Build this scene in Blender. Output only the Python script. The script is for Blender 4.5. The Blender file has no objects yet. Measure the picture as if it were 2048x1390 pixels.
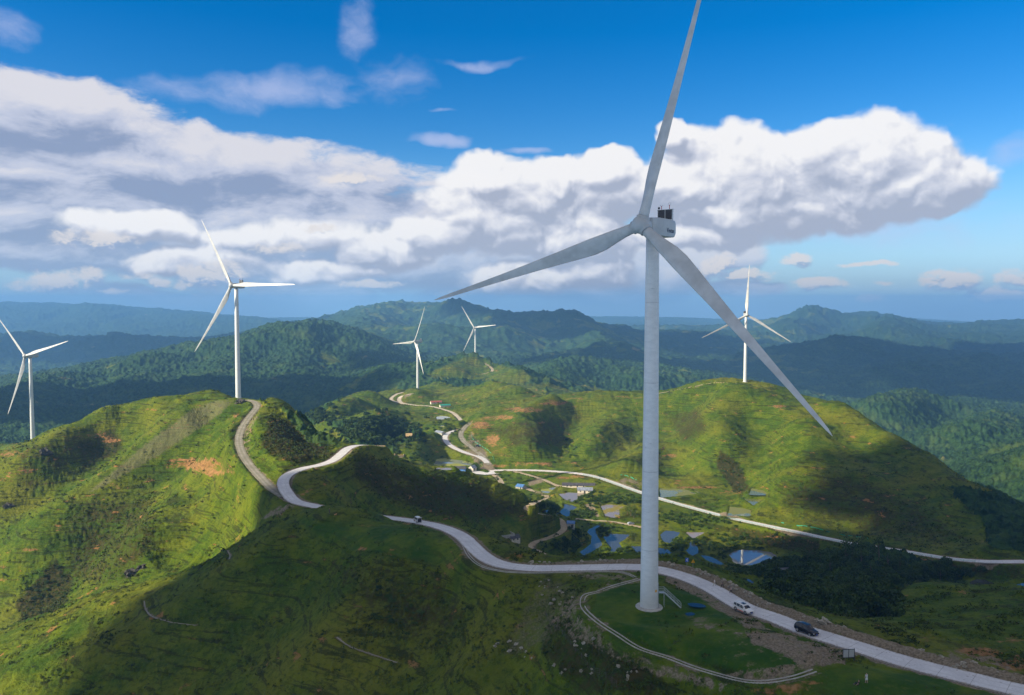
import bpy, bmesh, math, random
import numpy as np
from mathutils import Vector, Matrix, Euler

# ------------------------------------------------------------------ camera model
FPX = 1607.0                      # focal length in pixels of a 2048 px wide picture
TH = math.radians(3.2)            # camera looks 3.2 degrees down; camera at the origin, looking along +Y
CT, ST = math.cos(TH), math.sin(TH)

def ray(px, py):
    """world direction through a pixel, scaled so that Y = 1"""
    a = (px - 1024) / FPX
    b = (695 - py) / FPX
    y = CT + b * ST
    return a / y, (-ST + b * CT) / y

def project(X, Y, Z):
    yc = Y * CT - Z * ST
    zc = Y * ST + Z * CT
    return 1024 + FPX * X / yc, 695 - FPX * zc / yc

COL = bpy.context.scene.collection
random.seed(7)
rng = np.random.default_rng(11)

# ------------------------------------------------------------------ noise
_perm = np.random.default_rng(5).permutation(1024)
_ang = np.random.default_rng(6).uniform(0, 2 * np.pi, 1024)
_gx, _gy = np.cos(_ang), np.sin(_ang)

def gnoise(x, y):
    xi = np.floor(x).astype(np.int64); yi = np.floor(y).astype(np.int64)
    xf = x - xi; yf = y - yi
    def g(ix, iy, dx, dy):
        h = _perm[(_perm[ix & 1023] + iy) & 1023]
        return _gx[h] * dx + _gy[h] * dy
    u = xf * xf * xf * (xf * (xf * 6 - 15) + 10)
    v = yf * yf * yf * (yf * (yf * 6 - 15) + 10)
    a = g(xi, yi, xf, yf); b = g(xi + 1, yi, xf - 1, yf)
    c = g(xi, yi + 1, xf, yf - 1); d = g(xi + 1, yi + 1, xf - 1, yf - 1)
    return 1.5 * ((a + (b - a) * u) + ((c + (d - c) * u) - (a + (b - a) * u)) * v)

def fbm(x, y, wl, octs, gain=.5, seed=0.0):
    s = 0; a = 1; t = 0
    for k in range(octs):
        s = s + a * gnoise(x / wl + 17.3 * k + seed, y / wl - 9.1 * k + seed * 1.7)
        t += a; a *= gain; wl *= .5
    return s / t

def ridged(x, y, wl, octs, gain=.5, seed=0.0):
    s = 0; a = 1; t = 0
    for k in range(octs):
        s = s + a * (1 - 2 * np.abs(gnoise(x / wl + 31.7 * k + seed, y / wl + 5.3 * k - seed)))
        t += a; a *= gain; wl *= .5
    return s / t

def sstep(a, b, x):
    t = np.clip((x - a) / (b - a), 0, 1)
    return t * t * (3 - 2 * t)

# ------------------------------------------------------------------ terrain control points
CP = []
def P(px, py, Y):
    u, e = ray(px, py); CP.append((u, math.log(Y), e))
def W(px, Y, z):
    u, _ = ray(px, 700); CP.append((u, math.log(Y), z / Y))
def PS(s):
    for t in s.split(';'):
        t = t.strip()
        if t: P(*[float(v) for v in t.split(',')])
def WS(s):
    for t in s.split(';'):
        t = t.strip()
        if t: W(*[float(v) for v in t.split(',')])

# foreground
PS('0,1390,235;200,1390,225;400,1390,213;600,1390,200;800,1390,183;1000,1390,160;1150,1390,148;1300,1390,139;1450,1390,132;1600,1388,128;1800,1388,125;2048,1390,124')
WS('-300,150,-160;0,140,-150;500,120,-125;900,110,-100;1300,105,-85;1700,95,-72;2100,95,-66;2400,95,-62;-300,85,-140;700,85,-110;1300,85,-88;2300,85,-62')
PS('200,1290,255;400,1230,250;600,1200,240;800,1200,222;600,1110,262;800,1100,240;750,1070,256;659,1026,276;560,1045,292;740,1036,276;820,1050,277')
PS('-200,1330,315;0,1264,310;200,1192,305;400,1132,300;-200,1310,380;0,1245,370;200,1170,365;400,1108,355;540,1022,335')
PS('950,1200,205;1000,1160,208;1100,1200,186;1000,1300,178;1150,1262,158;1250,1332,143;900,1120,232;1080,1300,163')
WS('1200,168,-63.0;1350,152,-62.8;1480,139,-62.6;1300,162,-62.8;1240,155,-63')
PS('1680,1332,134;1730,1367,127;1840,1352,129;1600,1372,129')
# saddle road and the berm on its far side
R_MAIN = [(2260,1432,117),(2048,1382,125.5),(1900,1346,132.5),(1800,1320,138),(1700,1288,145),(1615,1261,152),(1550,1236,160.5),(1487,1213,168),(1430,1180,181),(1380,1157,191),(1330,1142,198),(1280,1134,202),(1200,1134,205),(1130,1136,208),(1060,1136,210),(1005,1129,214),(970,1114,222),(945,1092,236),(925,1073,249),(895,1058,263),(865,1049,276),(833,1043,290),(800,1038,302),(770,1035,312),(735,1031,318),(700,1025,320),(655,1016,313),(620,1010,315),(590,1002,319),(574,985,330),(566,966,343),(575,950,357),(605,937,372),(640,930,383),(665,921,393),(682,908,406),(695,897,420),(712,891,440),(735,890,458),(760,893,470)]
for p in R_MAIN[:-3]: P(*p)
R_GRAV = [(570,993,327),(545,978,345),(525,958,362),(500,930,387),(484,905,412),(478,882,438),(482,860,466),(495,838,496),(508,822,520),(514,812,540),(508,803,556),(492,799,566)]
for p in R_GRAV[1:-1]: P(*p)
PS('1130,1113,222;1280,1108,215;1400,1133,204;1500,1183,183;1600,1225,166;1700,1262,154;1800,1300,145;1900,1335,139;2048,1368,134')
PS('950,1067,262;1020,1092,250;1080,1110,235')
WS('740,345,-100;800,340,-104;900,330,-110;1000,330,-118;1100,310,-120;1200,300,-118;1300,290,-114;1400,280,-106')
# slope with the thicket, right hand spur
PS('1500,1160,260;1550,1192,205;1600,1195,235;1600,1160,330;1600,1130,420;1700,1238,188;1700,1205,245;1700,1160,325;1700,1120,400')
PS('1830,1167,250;1760,1203,235;1900,1183,228;1960,1180,232;2048,1166,240;1800,1235,193;1900,1262,170;2048,1290,158;2200,1180,235')
WS('1850,310,-126;2000,310,-120;2200,310,-115')
# left hill with the gravel road
PS('0,1110,430;0,1000,480;0,905,530;-200,960,530;-200,1100,450;200,1050,440;200,950,500;200,870,560;200,815,600;100,858,570;400,1000,430;400,900,500;400,832,550;400,784,592;290,792,600;345,791,598;420,779,600;300,900,520;300,1000,440')
PS('477,796,570;440,797,572;455,790,590;500,797,562;530,794,545;560,810,525;600,838,497;650,873,458;682,899,432;600,900,435;560,860,470;540,900,425;455,840,520;440,900,480;470,950,400;300,1090,380;440,800,560')
WS('0,620,-150;200,690,-150;400,690,-140;600,640,-150;65,718,-128;-200,650,-160;500,660,-140')
# dark spur in the middle
PS('740,905,430;800,932,440;880,948,455;950,958,470;1020,975,490;1070,1001,500;750,1010,385;800,1022,400;900,1050,415;1000,1072,440;680,980,350;700,940,395;1090,1040,475')
WS('750,520,-125;850,560,-138;950,590,-144;700,520,-120;1100,540,-146')
# valley floor
WS('1100,470,-143;1250,460,-146;1400,450,-146;1500,486,-156;1450,480,-153;1180,540,-147;1300,560,-147;1150,640,-147;1050,680,-147;980,702,-146;890,730,-147;820,790,-142;1560,455,-150;1250,400,-143;1400,390,-140;1300,630,-148;1150,590,-147')
PS('1028,1077,448;1080,1112,430;1575,1145,455;1650,1110,450;1968,1166,388;1850,1135,395;2048,1150,375')
# the road behind the valley
R_FAR = [(2300,1130,370),(2150,1127,378),(2048,1123,386),(1980,1123,392),(1900,1117,404),(1800,1101,427),(1700,1086,452),(1600,1065,487),(1500,1044,523),(1440,1030,548),(1380,1014,573),(1330,1000,592),(1280,984,612),(1230,966,636),(1190,953,656),(1150,946,672),(1100,942,684),(1050,940,694),(1010,940,698),(978,939,703),(972,922,716),(955,912,727),(925,903,742),(900,890,762),(890,877,790),(895,867,812),(912,860,835)]
for p in R_FAR: P(*p)
R_FAR2 = [(980,930,709),(965,912,728),(945,896,752),(926,880,782),(922,866,812),(932,852,845),(941,846,860)]
R_UP = [(925,848,868),(918,836,900),(905,825,938),(885,818,965),(860,812,993),(830,810,1015),(800,805,1043),(782,799,1065),(790,790,1085),(800,786,1100),(815,783,1118)]
for p in R_UP[1:]: P(*p)
PS('1000,885,780;1000,845,840;1000,925,718;1100,928,705;1100,890,755;1100,840,840;1200,944,672;1200,890,760;1200,840,850;1300,970,635;1300,920,700;1300,850,800;1400,998,602;1400,940,665;1400,870,760;1400,810,850')
PS('1500,1000,598;1500,930,675;1500,850,765;1500,800,828;1600,1030,545;1600,960,615;1600,880,715;1600,832,785;1700,1055,495;1700,980,565;1700,900,690;1800,1075,460;1800,1000,535;1800,940,620;1900,1100,422;1900,1030,495;1900,985,570;2048,1112,397;2048,1060,460')
# skyline of the right hand hills
PS('1050,797,950;1100,791,950;1160,785,940;1200,781,940;1260,784,930;1320,785,920;1380,771,900;1430,762,890;1494,766,873;1540,770,865;1570,782,850;1600,792,845;1650,799,835;1700,830,800;1760,862,755;1830,905,705;1900,950,650;1980,990,590;2048,1015,550;2250,1050,510')
WS('1200,1060,-145;1100,1150,-165;1300,1200,-180;1500,1150,-190;1700,1050,-215;1900,850,-220;2048,720,-210;2300,650,-210')
# middle left, lit hills
PS('800,915,650;760,893,655;818,872,765;860,862,790;850,900,720;780,905,670;720,882,690;750,862,795;700,850,850;750,834,875;650,816,960;600,836,940;700,800,985;720,787,1020;748,783,1035;800,812,1010;850,826,940;640,852,860;900,850,850')
WS('560,880,-175;600,1150,-190;680,1250,-190;500,1000,-190')
PS('930,806,1000;1000,792,985;960,800,985;832,781,1140;790,777,1150;875,765,1250;920,775,1240;960,771,1210;1000,769,1190;1050,784,1130;870,786,1180;890,800,1060')
# second windmill hill and the hill behind
PS('950,721,1675;925,724,1670;900,730,1650;850,746,1600;800,764,1500;980,729,1670;1010,739,1650;1060,755,1600;1130,777,1500;950,752,1550;900,762,1450;1000,777,1400;1100,785,1360')
WS('900,1340,-160;1000,1320,-158;950,1900,-205;950,2300,-225;1200,1300,-175')
PS('1160,722,2200;1100,732,2150;1060,745,2100;1230,741,2150;1320,757,2100;1380,765,2000;1160,765,1850')
# right valley woods
PS('1780,806,1900;1850,800,1950;1920,812,1900;2048,850,1700;1900,885,1400;2000,905,1200;1950,935,1020;2048,908,1000;2200,900,1000;1720,826,1700;2200,860,1700')
WS('1850,2500,-300;1600,1900,-270;1400,1900,-250')
PS('1600,760,2900;1650,700,3900;1800,740,3200;1800,700,4300;2000,760,2900;2000,705,4300;1900,668,5800;2200,700,4500;1400,703,4300;1400,745,3000;1300,722,3500')
PS('1620,628,7500;1560,641,7500;1500,651,7500;1700,631,7300;1800,645,7000;1900,655,6900;2000,649,6900;2048,648,6900;2250,640,7000;1400,661,7000;1300,668,6500')
PS('1120,625,4800;1060,637,4900;1180,645,4700;1240,664,4600;1300,692,4200;905,604,5200;870,608,5200;940,612,5100;990,641,5000;1030,646,5000;800,605,5800;760,611,5700;700,623,5600;640,639,5500;580,651,5300;840,614,5500')
PS('905,662,3900;900,702,3100;1050,692,3400;1150,702,3200;800,662,3600;760,690,3200;1230,710,3300')
PS('640,646,2700;600,651,2650;560,657,2600;500,669,2600;420,684,2550;330,703,2500;250,722,2450;150,742,2400;60,755,2300;0,765,2250;-150,790,2200;700,662,2650;740,696,2550;780,722,2400;830,745,2200')
PS('640,720,2200;640,780,1700;500,740,2000;500,790,1600;350,770,1850;300,800,1500;200,790,1700;100,822,1350;0,860,1150;0,812,1600;-200,880,1150')
WS('500,3500,-290;200,3500,-330;0,3300,-330;-250,3300,-330')
PS('60,684,5000;0,681,5000;-200,690,5000;110,711,4800;160,698,4900;220,686,5000;280,692,4900;350,706,4700;430,690,5000')
WS('200,6800,-380;0,6800,-380;450,6800,-330')
PS('0,611,10000;60,618,9800;110,627,9600;165,612,9900;205,618,9800;270,629,9500;340,629,9500;430,633,9300;520,641,9200;-200,615,10000')
PS('1000,662,7200;1250,658,7800;700,668,7600')
for i, px in enumerate(range(-350, 2500, 190)):
    P(px, 640 + 6 * math.sin(i * 2.1) + 5 * math.cos(i * 5.3), 13200)
    W(px, 15000, -420)
    if px > 560: W(px, 10200, -330)

CP = np.array(CP)
S_U, S_V = 1.0, 0.8
def _tps_fit(cp, lam=2e-5):
    n = len(cp)
    x = cp[:, 0] * S_U; y = cp[:, 1] * S_V
    r2 = (x[:, None] - x) ** 2 + (y[:, None] - y) ** 2
    K = np.where(r2 > 0, .5 * r2 * np.log(r2 + 1e-20), 0) + lam * np.eye(n)
    Pm = np.stack([np.ones(n), x, y], 1)
    A = np.zeros((n + 3, n + 3)); A[:n, :n] = K; A[:n, n:] = Pm; A[n:, :n] = Pm.T
    b = np.zeros(n + 3); b[:n] = cp[:, 2]
    return x, y, np.linalg.solve(A, b)
_tx, _ty, _tw = _tps_fit(CP)
def tps(u, v):
    u = u.ravel() * S_U; v = v.ravel() * S_V
    out = np.empty(len(u))
    for i in range(0, len(u), 60000):
        a = u[i:i + 60000, None] - _tx; b = v[i:i + 60000, None] - _ty
        r2 = a * a + b * b
        out[i:i + 60000] = (.5 * r2 * np.log(r2 + 1e-20)) @ _tw[:-3] + _tw[-3] + _tw[-2] * u[i:i + 60000] + _tw[-1] * v[i:i + 60000]
    return out

QUAL = 1.0
U0, U1 = -.665, .665
us = np.concatenate([np.linspace(-.92, U0, 45)[:-1], np.linspace(U0, U1, int(1150 * QUAL)), np.linspace(U1, .92, 45)[1:]])
def lrow(a, b, st): return np.arange(math.log(a), math.log(b), st / QUAL)
vs = np.concatenate([lrow(85, 120, .008), lrow(120, 500, .0027), lrow(500, 3000, .004), lrow(3000, 15000, .0055)])
NU, NV = len(us), len(vs)
# coarse spline grid, then bicubic-ish upsample through exact evaluation on a coarser lattice
cu = np.linspace(-.93, .93, 300); cv = np.linspace(vs[0] - .02, vs[-1] + .02, 420)
CE = tps(*np.meshgrid(cu, cv)).reshape(len(cv), len(cu))
def cubic_rows(a, pos):
    i = np.clip(np.floor(pos).astype(int), 1, a.shape[0] - 3); t = (pos - i)[:, None]
    p0, p1, p2, p3 = a[i - 1], a[i], a[i + 1], a[i + 2]
    return .5 * (2 * p1 + (p2 - p0) * t + (2 * p0 - 5 * p1 + 4 * p2 - p3) * t * t + (3 * p1 - p0 - 3 * p2 + p3) * t ** 3)
E1 = cubic_rows(CE, (vs - cv[0]) / (cv[1] - cv[0]))
E2 = cubic_rows(E1.T.copy(), (us - cu[0]) / (cu[1] - cu[0])).T
YY = np.exp(vs)[:, None] * np.ones(NU)[None, :]
XX = YY * us[None, :]
ZZ = E2 * YY
ZBASE = ZZ.copy()
print('terrain', NV, NU, 'cps', len(CP))

def hit(px, py, ymin=85, ymax=14000, z=None):
    """first point of the terrain seen through a pixel"""
    z = ZZ if z is None else z
    u, e = ray(px, py)
    j = np.searchsorted(us, u) - 1; t = (u - us[j]) / (us[j + 1] - us[j])
    col = (z[:, j] * (1 - t) + z[:, j + 1] * t) / YY[:, j]
    ok = np.where((col >= e) & (YY[:, j] >= ymin) & (YY[:, j] <= ymax))[0]
    if len(ok) == 0: return None
    k = ok[0]
    if k > 0 and YY[k - 1, j] >= ymin:
        a, b = col[k - 1], col[k]; s = (e - a) / (b - a + 1e-12)
        Y = YY[k - 1, j] + (YY[k, j] - YY[k - 1, j]) * s
    else: Y = YY[k, j]
    return u * Y, Y, e * Y

def ground(X, Y, z=None):
    z = ZZ if z is None else z
    u = X / Y; v = math.log(Y)
    j = int(np.clip(np.searchsorted(us, u) - 1, 0, NU - 2)); i = int(np.clip(np.searchsorted(vs, v) - 1, 0, NV - 2))
    a = (u - us[j]) / (us[j + 1] - us[j]); b = (v - vs[i]) / (vs[i + 1] - vs[i])
    return float((z[i, j] * (1 - a) + z[i, j + 1] * a) * (1 - b) + (z[i + 1, j] * (1 - a) + z[i + 1, j + 1] * a) * b)
#@@PART2
# ------------------------------------------------------------------ raster helpers on the terrain grid
def window(X, Y, r):
    i0, i1 = np.searchsorted(vs, math.log(max(Y - r, 80))), np.searchsorted(vs, math.log(Y + r)) + 1
    j0, j1 = np.searchsorted(us, min((X - r) / (Y - r), (X - r) / (Y + r))), np.searchsorted(us, max((X + r) / (Y - r), (X + r) / (Y + r))) + 1
    return slice(max(i0 - 1, 0), min(i1, NV)), slice(max(j0 - 1, 0), min(j1, NU))

def smooth_line(pts, step):
    """Catmull-Rom through 3D points, resampled evenly"""
    p = np.array(pts, float)
    q = np.vstack([2 * p[0] - p[1], p, 2 * p[-1] - p[-2]])
    out = []
    for k in range(1, len(q) - 2):
        n = max(2, int(np.linalg.norm(q[k + 1] - q[k]) / (step * .4)))
        t = np.linspace(0, 1, n, endpoint=False)[:, None]
        out.append(.5 * (2 * q[k] + (q[k + 1] - q[k - 1]) * t + (2 * q[k - 1] - 5 * q[k] + 4 * q[k + 1] - q[k + 2]) * t * t + (3 * q[k] - q[k - 1] - 3 * q[k + 1] + q[k + 2]) * t ** 3))
    out.append(q[-2][None, :]); o = np.vstack(out)
    d = np.concatenate([[0], np.cumsum(np.linalg.norm(np.diff(o, axis=0), axis=1))])
    s_ = np.arange(0, d[-1], step)
    return np.stack([np.interp(s_, d, o[:, c]) for c in range(3)], 1)

def smooth1(a, n):
    k = np.hanning(2 * n + 3)[1:-1]; k /= k.sum()
    return np.convolve(np.pad(a, n, mode='edge'), k, mode='valid')

def line_field(line, r):
    """distance to a line and the line's height, for every grid vertex within r"""
    D = np.full(XX.shape, 1e9, np.float32); Z = np.zeros(XX.shape, np.float32); T = np.zeros(XX.shape, np.float32)
    n = len(line)
    for k, (x, y, z) in enumerate(line):
        wi = window(x, y, r)
        d = np.hypot(XX[wi] - x, YY[wi] - y)
        m = d < D[wi]
        D[wi] = np.where(m, d, D[wi]); Z[wi] = np.where(m, z, Z[wi]); T[wi] = np.where(m, k / n, T[wi])
    return D, Z, T

def pix_line(pts, step, ymin=85, ymax=14000):
    w = [hit(a, b, ymin, ymax, ZBASE) for a, b in pts]
    w = [q for q in w if q is not None]
    return smooth_line(w, step)

def img_poly_mask(poly, ymin, ymax, soft=6.0):
    """soft mask of the terrain inside a region, given by its corner bearings"""
    poly = np.array(poly, float)
    i0, i1 = np.searchsorted(vs, math.log(ymin)), np.searchsorted(vs, math.log(ymax))
    M = np.zeros(XX.shape, np.float32)
    px = PXg[i0:i1]; py = PYg[i0:i1]
    bb = (px > poly[:, 0].min() - soft * 2) & (px < poly[:, 0].max() + soft * 2) & (py > poly[:, 1].min() - soft * 2) & (py < poly[:, 1].max() + soft * 2)
    x = px[bb]; y = py[bb]
    if len(x) == 0: return M
    d, ins = poly_sd(x, y, poly)
    sub = M[i0:i1]; sub[bb] = sstep(-soft, soft, np.where(ins, d, -d))
    return M

def poly_sd(x, y, poly):
    d = np.full(len(x), 1e9); ins = np.zeros(len(x), bool)
    for k in range(len(poly)):
        ax, ay = poly[k]; bx, by = poly[(k + 1) % len(poly)]
        vx, vy = bx - ax, by - ay
        t = np.clip(((x - ax) * vx + (y - ay) * vy) / (vx * vx + vy * vy + 1e-9), 0, 1)
        d = np.minimum(d, np.hypot(x - ax - t * vx, y - ay - t * vy))
        c = ((ay > y) != (by > y)) & (x < (bx - ax) * (y - ay) / (by - ay + 1e-12) + ax)
        ins ^= c
    return d, ins

# ------------------------------------------------------------------ relief: spurs (+) and gullies (-)
# (amplitude m, half width m, ymin, ymax, polyline of bearings on the visible slope)
RELIEF = [
 (10.4, 26, 350, 620, [(430,812),(370,850),(310,885),(240,945),(170,1000),(100,1060),(50,1130),(20,1190)]),
 (-7.3, 22, 350, 620, [(330,815),(270,850),(200,910),(130,960),(60,1000),(0,1030)]),
 (6.5, 18, 350, 620, [(250,815),(180,855),(100,900),(40,950),(0,975)]),
 (-6.4, 20, 340, 600, [(400,880),(330,950),(270,1010),(200,1080),(140,1140),(90,1210),(60,1235)]),
 (7.8, 20, 320, 560, [(440,880),(400,960),(350,1020),(280,1090),(220,1150),(200,1165)]),
 (-4.8, 18, 320, 560, [(470,960),(430,1030),(370,1080),(300,1130)]),
 (-5.6, 16, 300, 520, [(545,1010),(500,1030),(440,1075),(380,1110)]),
 (5.2, 14, 200, 330, [(600,1060),(500,1130),(420,1190),(330,1250),(240,1300),(150,1370)]),
 (-3.2, 16, 180, 330, [(700,1090),(620,1150),(540,1220),(470,1290),(400,1380)]),
 (4.5, 14, 180, 330, [(800,1110),(740,1180),(690,1250),(640,1330),(610,1390)]),
 (-3.2, 12, 160, 260, [(930,1140),(900,1200),(880,1270),(850,1340),(830,1390)]),
 (3.2, 10, 150, 240, [(1060,1170),(1010,1230),(980,1300),(960,1380)]),
 (-2.4, 8, 140, 240, [(1110,1200),(1070,1260),(1060,1320),(1080,1385)]),
 # knoll right of the gravel road
 (7, 18, 400, 580, [(530,805),(550,850),(560,890),(590,915)]),
 (-1.9, 12, 370, 560, [(600,850),(620,890),(640,920)]),
 # dark spur
 (-1.2, 15, 350, 520, [(760,925),(800,960),(830,1000)]),
 (2.5, 14, 350, 520, [(820,945),(880,985),(920,1020),(960,1050)]),
 (-1.2, 14, 350, 520, [(890,960),(950,1000),(1000,1040)]),
 (2.5, 14, 370, 540, [(980,970),(1030,1010),(1070,1040)]),
 # right-hand hills
 (14.0, 38, 500, 900, [(1493,772),(1495,800),(1530,830),(1600,860),(1660,900),(1700,950),(1760,1000),(1830,1050)]),
 (-13.5, 34, 600, 920, [(1400,775),(1390,800),(1350,840),(1330,880),(1340,920),(1350,960)]),
 (17.1, 30, 600, 920, [(1440,775),(1440,815),(1430,860),(1450,910),(1470,950)]),
 (-9.6, 26, 560, 880, [(1500,820),(1520,870),(1520,920),(1500,965),(1490,1000)]),
 (12.4, 30, 500, 880, [(1600,860),(1590,900),(1560,950),(1570,1000),(1600,1040)]),
 (-8.7, 26, 480, 860, [(1640,830),(1690,880),(1740,930),(1800,980),(1860,1030)]),
 (15.5, 28, 450, 860, [(1640,800),(1700,850),(1770,900),(1850,950),(1930,1010),(1990,1060)]),
 (-7.7, 24, 440, 700, [(1660,980),(1700,1020),(1740,1060)]),
 (10.8, 22, 600, 900, [(1250,800),(1220,840),(1190,890),(1180,920)]),
 (-9.6, 24, 600, 960, [(1180,800),(1140,840),(1120,880),(1130,920)]),
 (14.0, 22, 640, 960, [(1130,800),(1070,830),(1040,860),(1020,900)]),
 (14.0, 22, 640, 900, [(1110,870),(1080,880),(1060,905),(1070,925)]),
 (-7.7, 22, 620, 920, [(1300,800),(1270,850),(1230,900),(1220,935)]),
 (12.4, 20, 620, 820, [(1320,860),(1290,900),(1260,935),(1250,955)]),
 (9.3, 24, 700, 960, [(1000,820),(970,835),(955,855),(960,880)]),
 # middle left
 (9, 26, 600, 900, [(770,835),(740,850),(720,870)]),
 (-10, 24, 600, 900, [(800,850),(780,880),(750,895)]),
 (8, 22, 800, 1100, [(720,795),(690,810),(660,835)]),
 (-8, 22, 800, 1100, [(760,800),(730,815),(700,835)]),
 (8, 22, 800, 1000, [(790,810),(780,825),(760,840)]),
 (7, 22, 600, 860, [(860,865),(830,880),(800,905)]),
 (8, 20, 1040, 1200, [(832,783),(830,790),(826,800)]),
 (9, 26, 950, 1300, [(960,775),(1000,780),(1050,790)]),
 # forested mountains
 (35, 300, 8500, 11500, [(140,622),(170,618),(210,624)]), (-40, 260, 8500, 11500, [(90,628),(110,630)]), (-40, 300, 8500, 11500, [(240,632),(280,633)]),
 (45, 260, 6000, 8500, [(1595,640),(1620,634),(1655,640)]), (-50, 220, 6000, 8500, [(1540,655),(1555,652)]), (-45, 240, 6000, 8500, [(1750,650),(1770,652)]), (40, 220, 6000, 8500, [(1900,660),(1940,658)]),
 (40, 150, 4300, 5800, [(205,692),(235,690)]), (40, 150, 4300, 5800, [(5,688),(40,688)]),
 (40, 130, 1500, 2900, [(640,655),(620,690),(600,730),(590,780),(570,820)]),
 (-45, 110, 1500, 2900, [(700,680),(680,720),(670,770),(650,810)]),
 (40, 110, 1500, 2900, [(700,668),(740,710),(760,750),(750,790)]),
 (-40, 110, 1400, 2900, [(560,680),(530,720),(510,760),(500,800)]),
 (35, 110, 1400, 2900, [(500,680),(460,720),(430,760),(420,790)]),
 (-35, 110, 1300, 2900, [(420,700),(370,740),(330,780)]),
 (35, 110, 1200, 2900, [(330,715),(270,750),(220,790)]),
 (-35, 100, 1000, 2900, [(250,740),(170,780),(100,820)]),
 (35, 100, 1000, 2900, [(150,755),(80,790),(0,830)]),
 (60, 180, 2500, 5400, [(905,612),(880,640),(860,670),(850,700)]),
 (60, 180, 2500, 5400, [(930,615),(970,640),(1010,670),(1060,700)]),
 (-60, 180, 2500, 5400, [(905,625),(920,650),(930,680)]),
 (-60, 180, 2500, 5800, [(860,625),(820,650),(790,690)]),
 (60, 180, 2800, 5900, [(800,612),(760,635),(740,660),(700,690)]),
 (60, 180, 2500, 5000, [(1120,635),(1140,660),(1180,690),(1230,720)]),
 (-60, 170, 2500, 5000, [(1090,645),(1090,680),(1100,710)]),
 (30, 90, 1500, 2300, [(1160,727),(1150,745),(1130,765)]),
 (-30, 80, 1500, 2300, [(1200,735),(1200,755),(1180,775)]),
 (30, 90, 1500, 2300, [(1230,745),(1260,762),(1280,780)]),
 (40, 120, 2500, 5000, [(1800,690),(1700,700),(1600,720),(1500,740)]),
 (40, 110, 2000, 4300, [(2000,730),(1900,745),(1800,760),(1700,770)]),
 (-40, 110, 2000, 4300, [(2040,790),(1950,790),(1850,785),(1700,790)]),
 (35, 80, 1300, 2200, [(1850,803),(1800,820),(1760,840),(1740,850)]),
 (-35, 70, 1200, 2200, [(1920,820),(1880,850),(1850,880)]),
 (35, 80, 1100, 2200, [(1980,840),(1950,870),(1900,900)]),
 (80, 220, 5000, 8000, [(1620,632),(1600,650),(1560,670)]),
 (-80, 220, 5000, 8000, [(1700,640),(1680,655),(1660,675)]),
 (80, 220, 5000, 8000, [(1800,648),(1780,660),(1750,680)]),
 (25, 60, 1400, 1800, [(950,725),(935,740),(915,755)]),
 (-22, 55, 1400, 1800, [(975,735),(965,750),(950,765)]),
 (25, 60, 1350, 1800, [(1000,740),(1020,755),(1040,775)]),
]
ZN = ZZ.copy()
for amp, hw, y0, y1, pl in RELIEF:
    ln = pix_line(pl, max(hw * .07, 1.0), y0, y1)
    if len(ln) < 3: continue
    D, _, T = line_field(ln, hw * 2.6)
    ZN += amp * np.exp(-(D / hw) ** 2) * sstep(0, .15, T) * sstep(1.05, .8, T) * (D < 1e8)
# noise relief; strength follows the kind of land
flat = np.zeros(XX.shape)                       # 1 on the valley floor
far = sstep(1250, 1750, YY)
mid = sstep(110, 200, YY) * (1 - far)
valley = np.exp(-((ZN + 147) / 9) ** 2) * sstep(380, 430, YY) * sstep(800, 700, YY)
hillw = mid * (1 - .85 * valley)
warpx = fbm(XX, YY, 180, 2, seed=3) * 40; warpy = fbm(XX, YY, 180, 2, seed=8) * 40
pxq, pyq = project(XX, YY, ZN)
hillw = hillw * (1 - .7 * sstep(660, 720, pxq) * sstep(1130, 1080, pxq) * sstep(340, 360, YY) * sstep(560, 530, YY))
ZN += hillw * (3.6 * sstep(150, 420, YY) * (ridged(XX + warpx, YY + warpy, 95, 3, seed=1) - .75) * .8 + 1.3 * fbm(XX, YY, 34, 3, seed=2) * sstep(120, 300, YY))
ZN += hillw * .35 * ridged(XX, YY, 11, 3, seed=4)
wx = fbm(XX, YY, 900, 2, seed=13) * 260; wy = fbm(XX, YY, 900, 2, seed=18) * 260
big = ridged(XX + wx, YY + wy, 620, 4, gain=.48, seed=21)
ZN += far * (.35 + .65 * sstep(1700, 2600, YY)) * np.clip(YY / 3000, .35, 1.6) * 26 * (big - .42) * sstep(13500, 11000, YY)
vb = ridged(XX + wx, YY + wy, 2300, 3, gain=.5, seed=91)
ZN += sstep(5200, 6500, YY) * 75 * (vb - .55) * sstep(13000, 11500, YY)
vb = ridged(XX + wx, YY + wy, 1250, 2, gain=.5, seed=95)
ZN += sstep(2900, 3600, YY) * sstep(6200, 5200, YY) * 40 * (vb - .45)
sm = ridged(XX + wx * .3, YY + wy * .3, 150, 3, gain=.5, seed=25)
ZN += far * (.35 + .65 * sstep(1700, 2600, YY)) * 13 * (sm - .4)
ZZ = ZN
PXg, PYg = project(XX, YY, ZZ)

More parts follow.
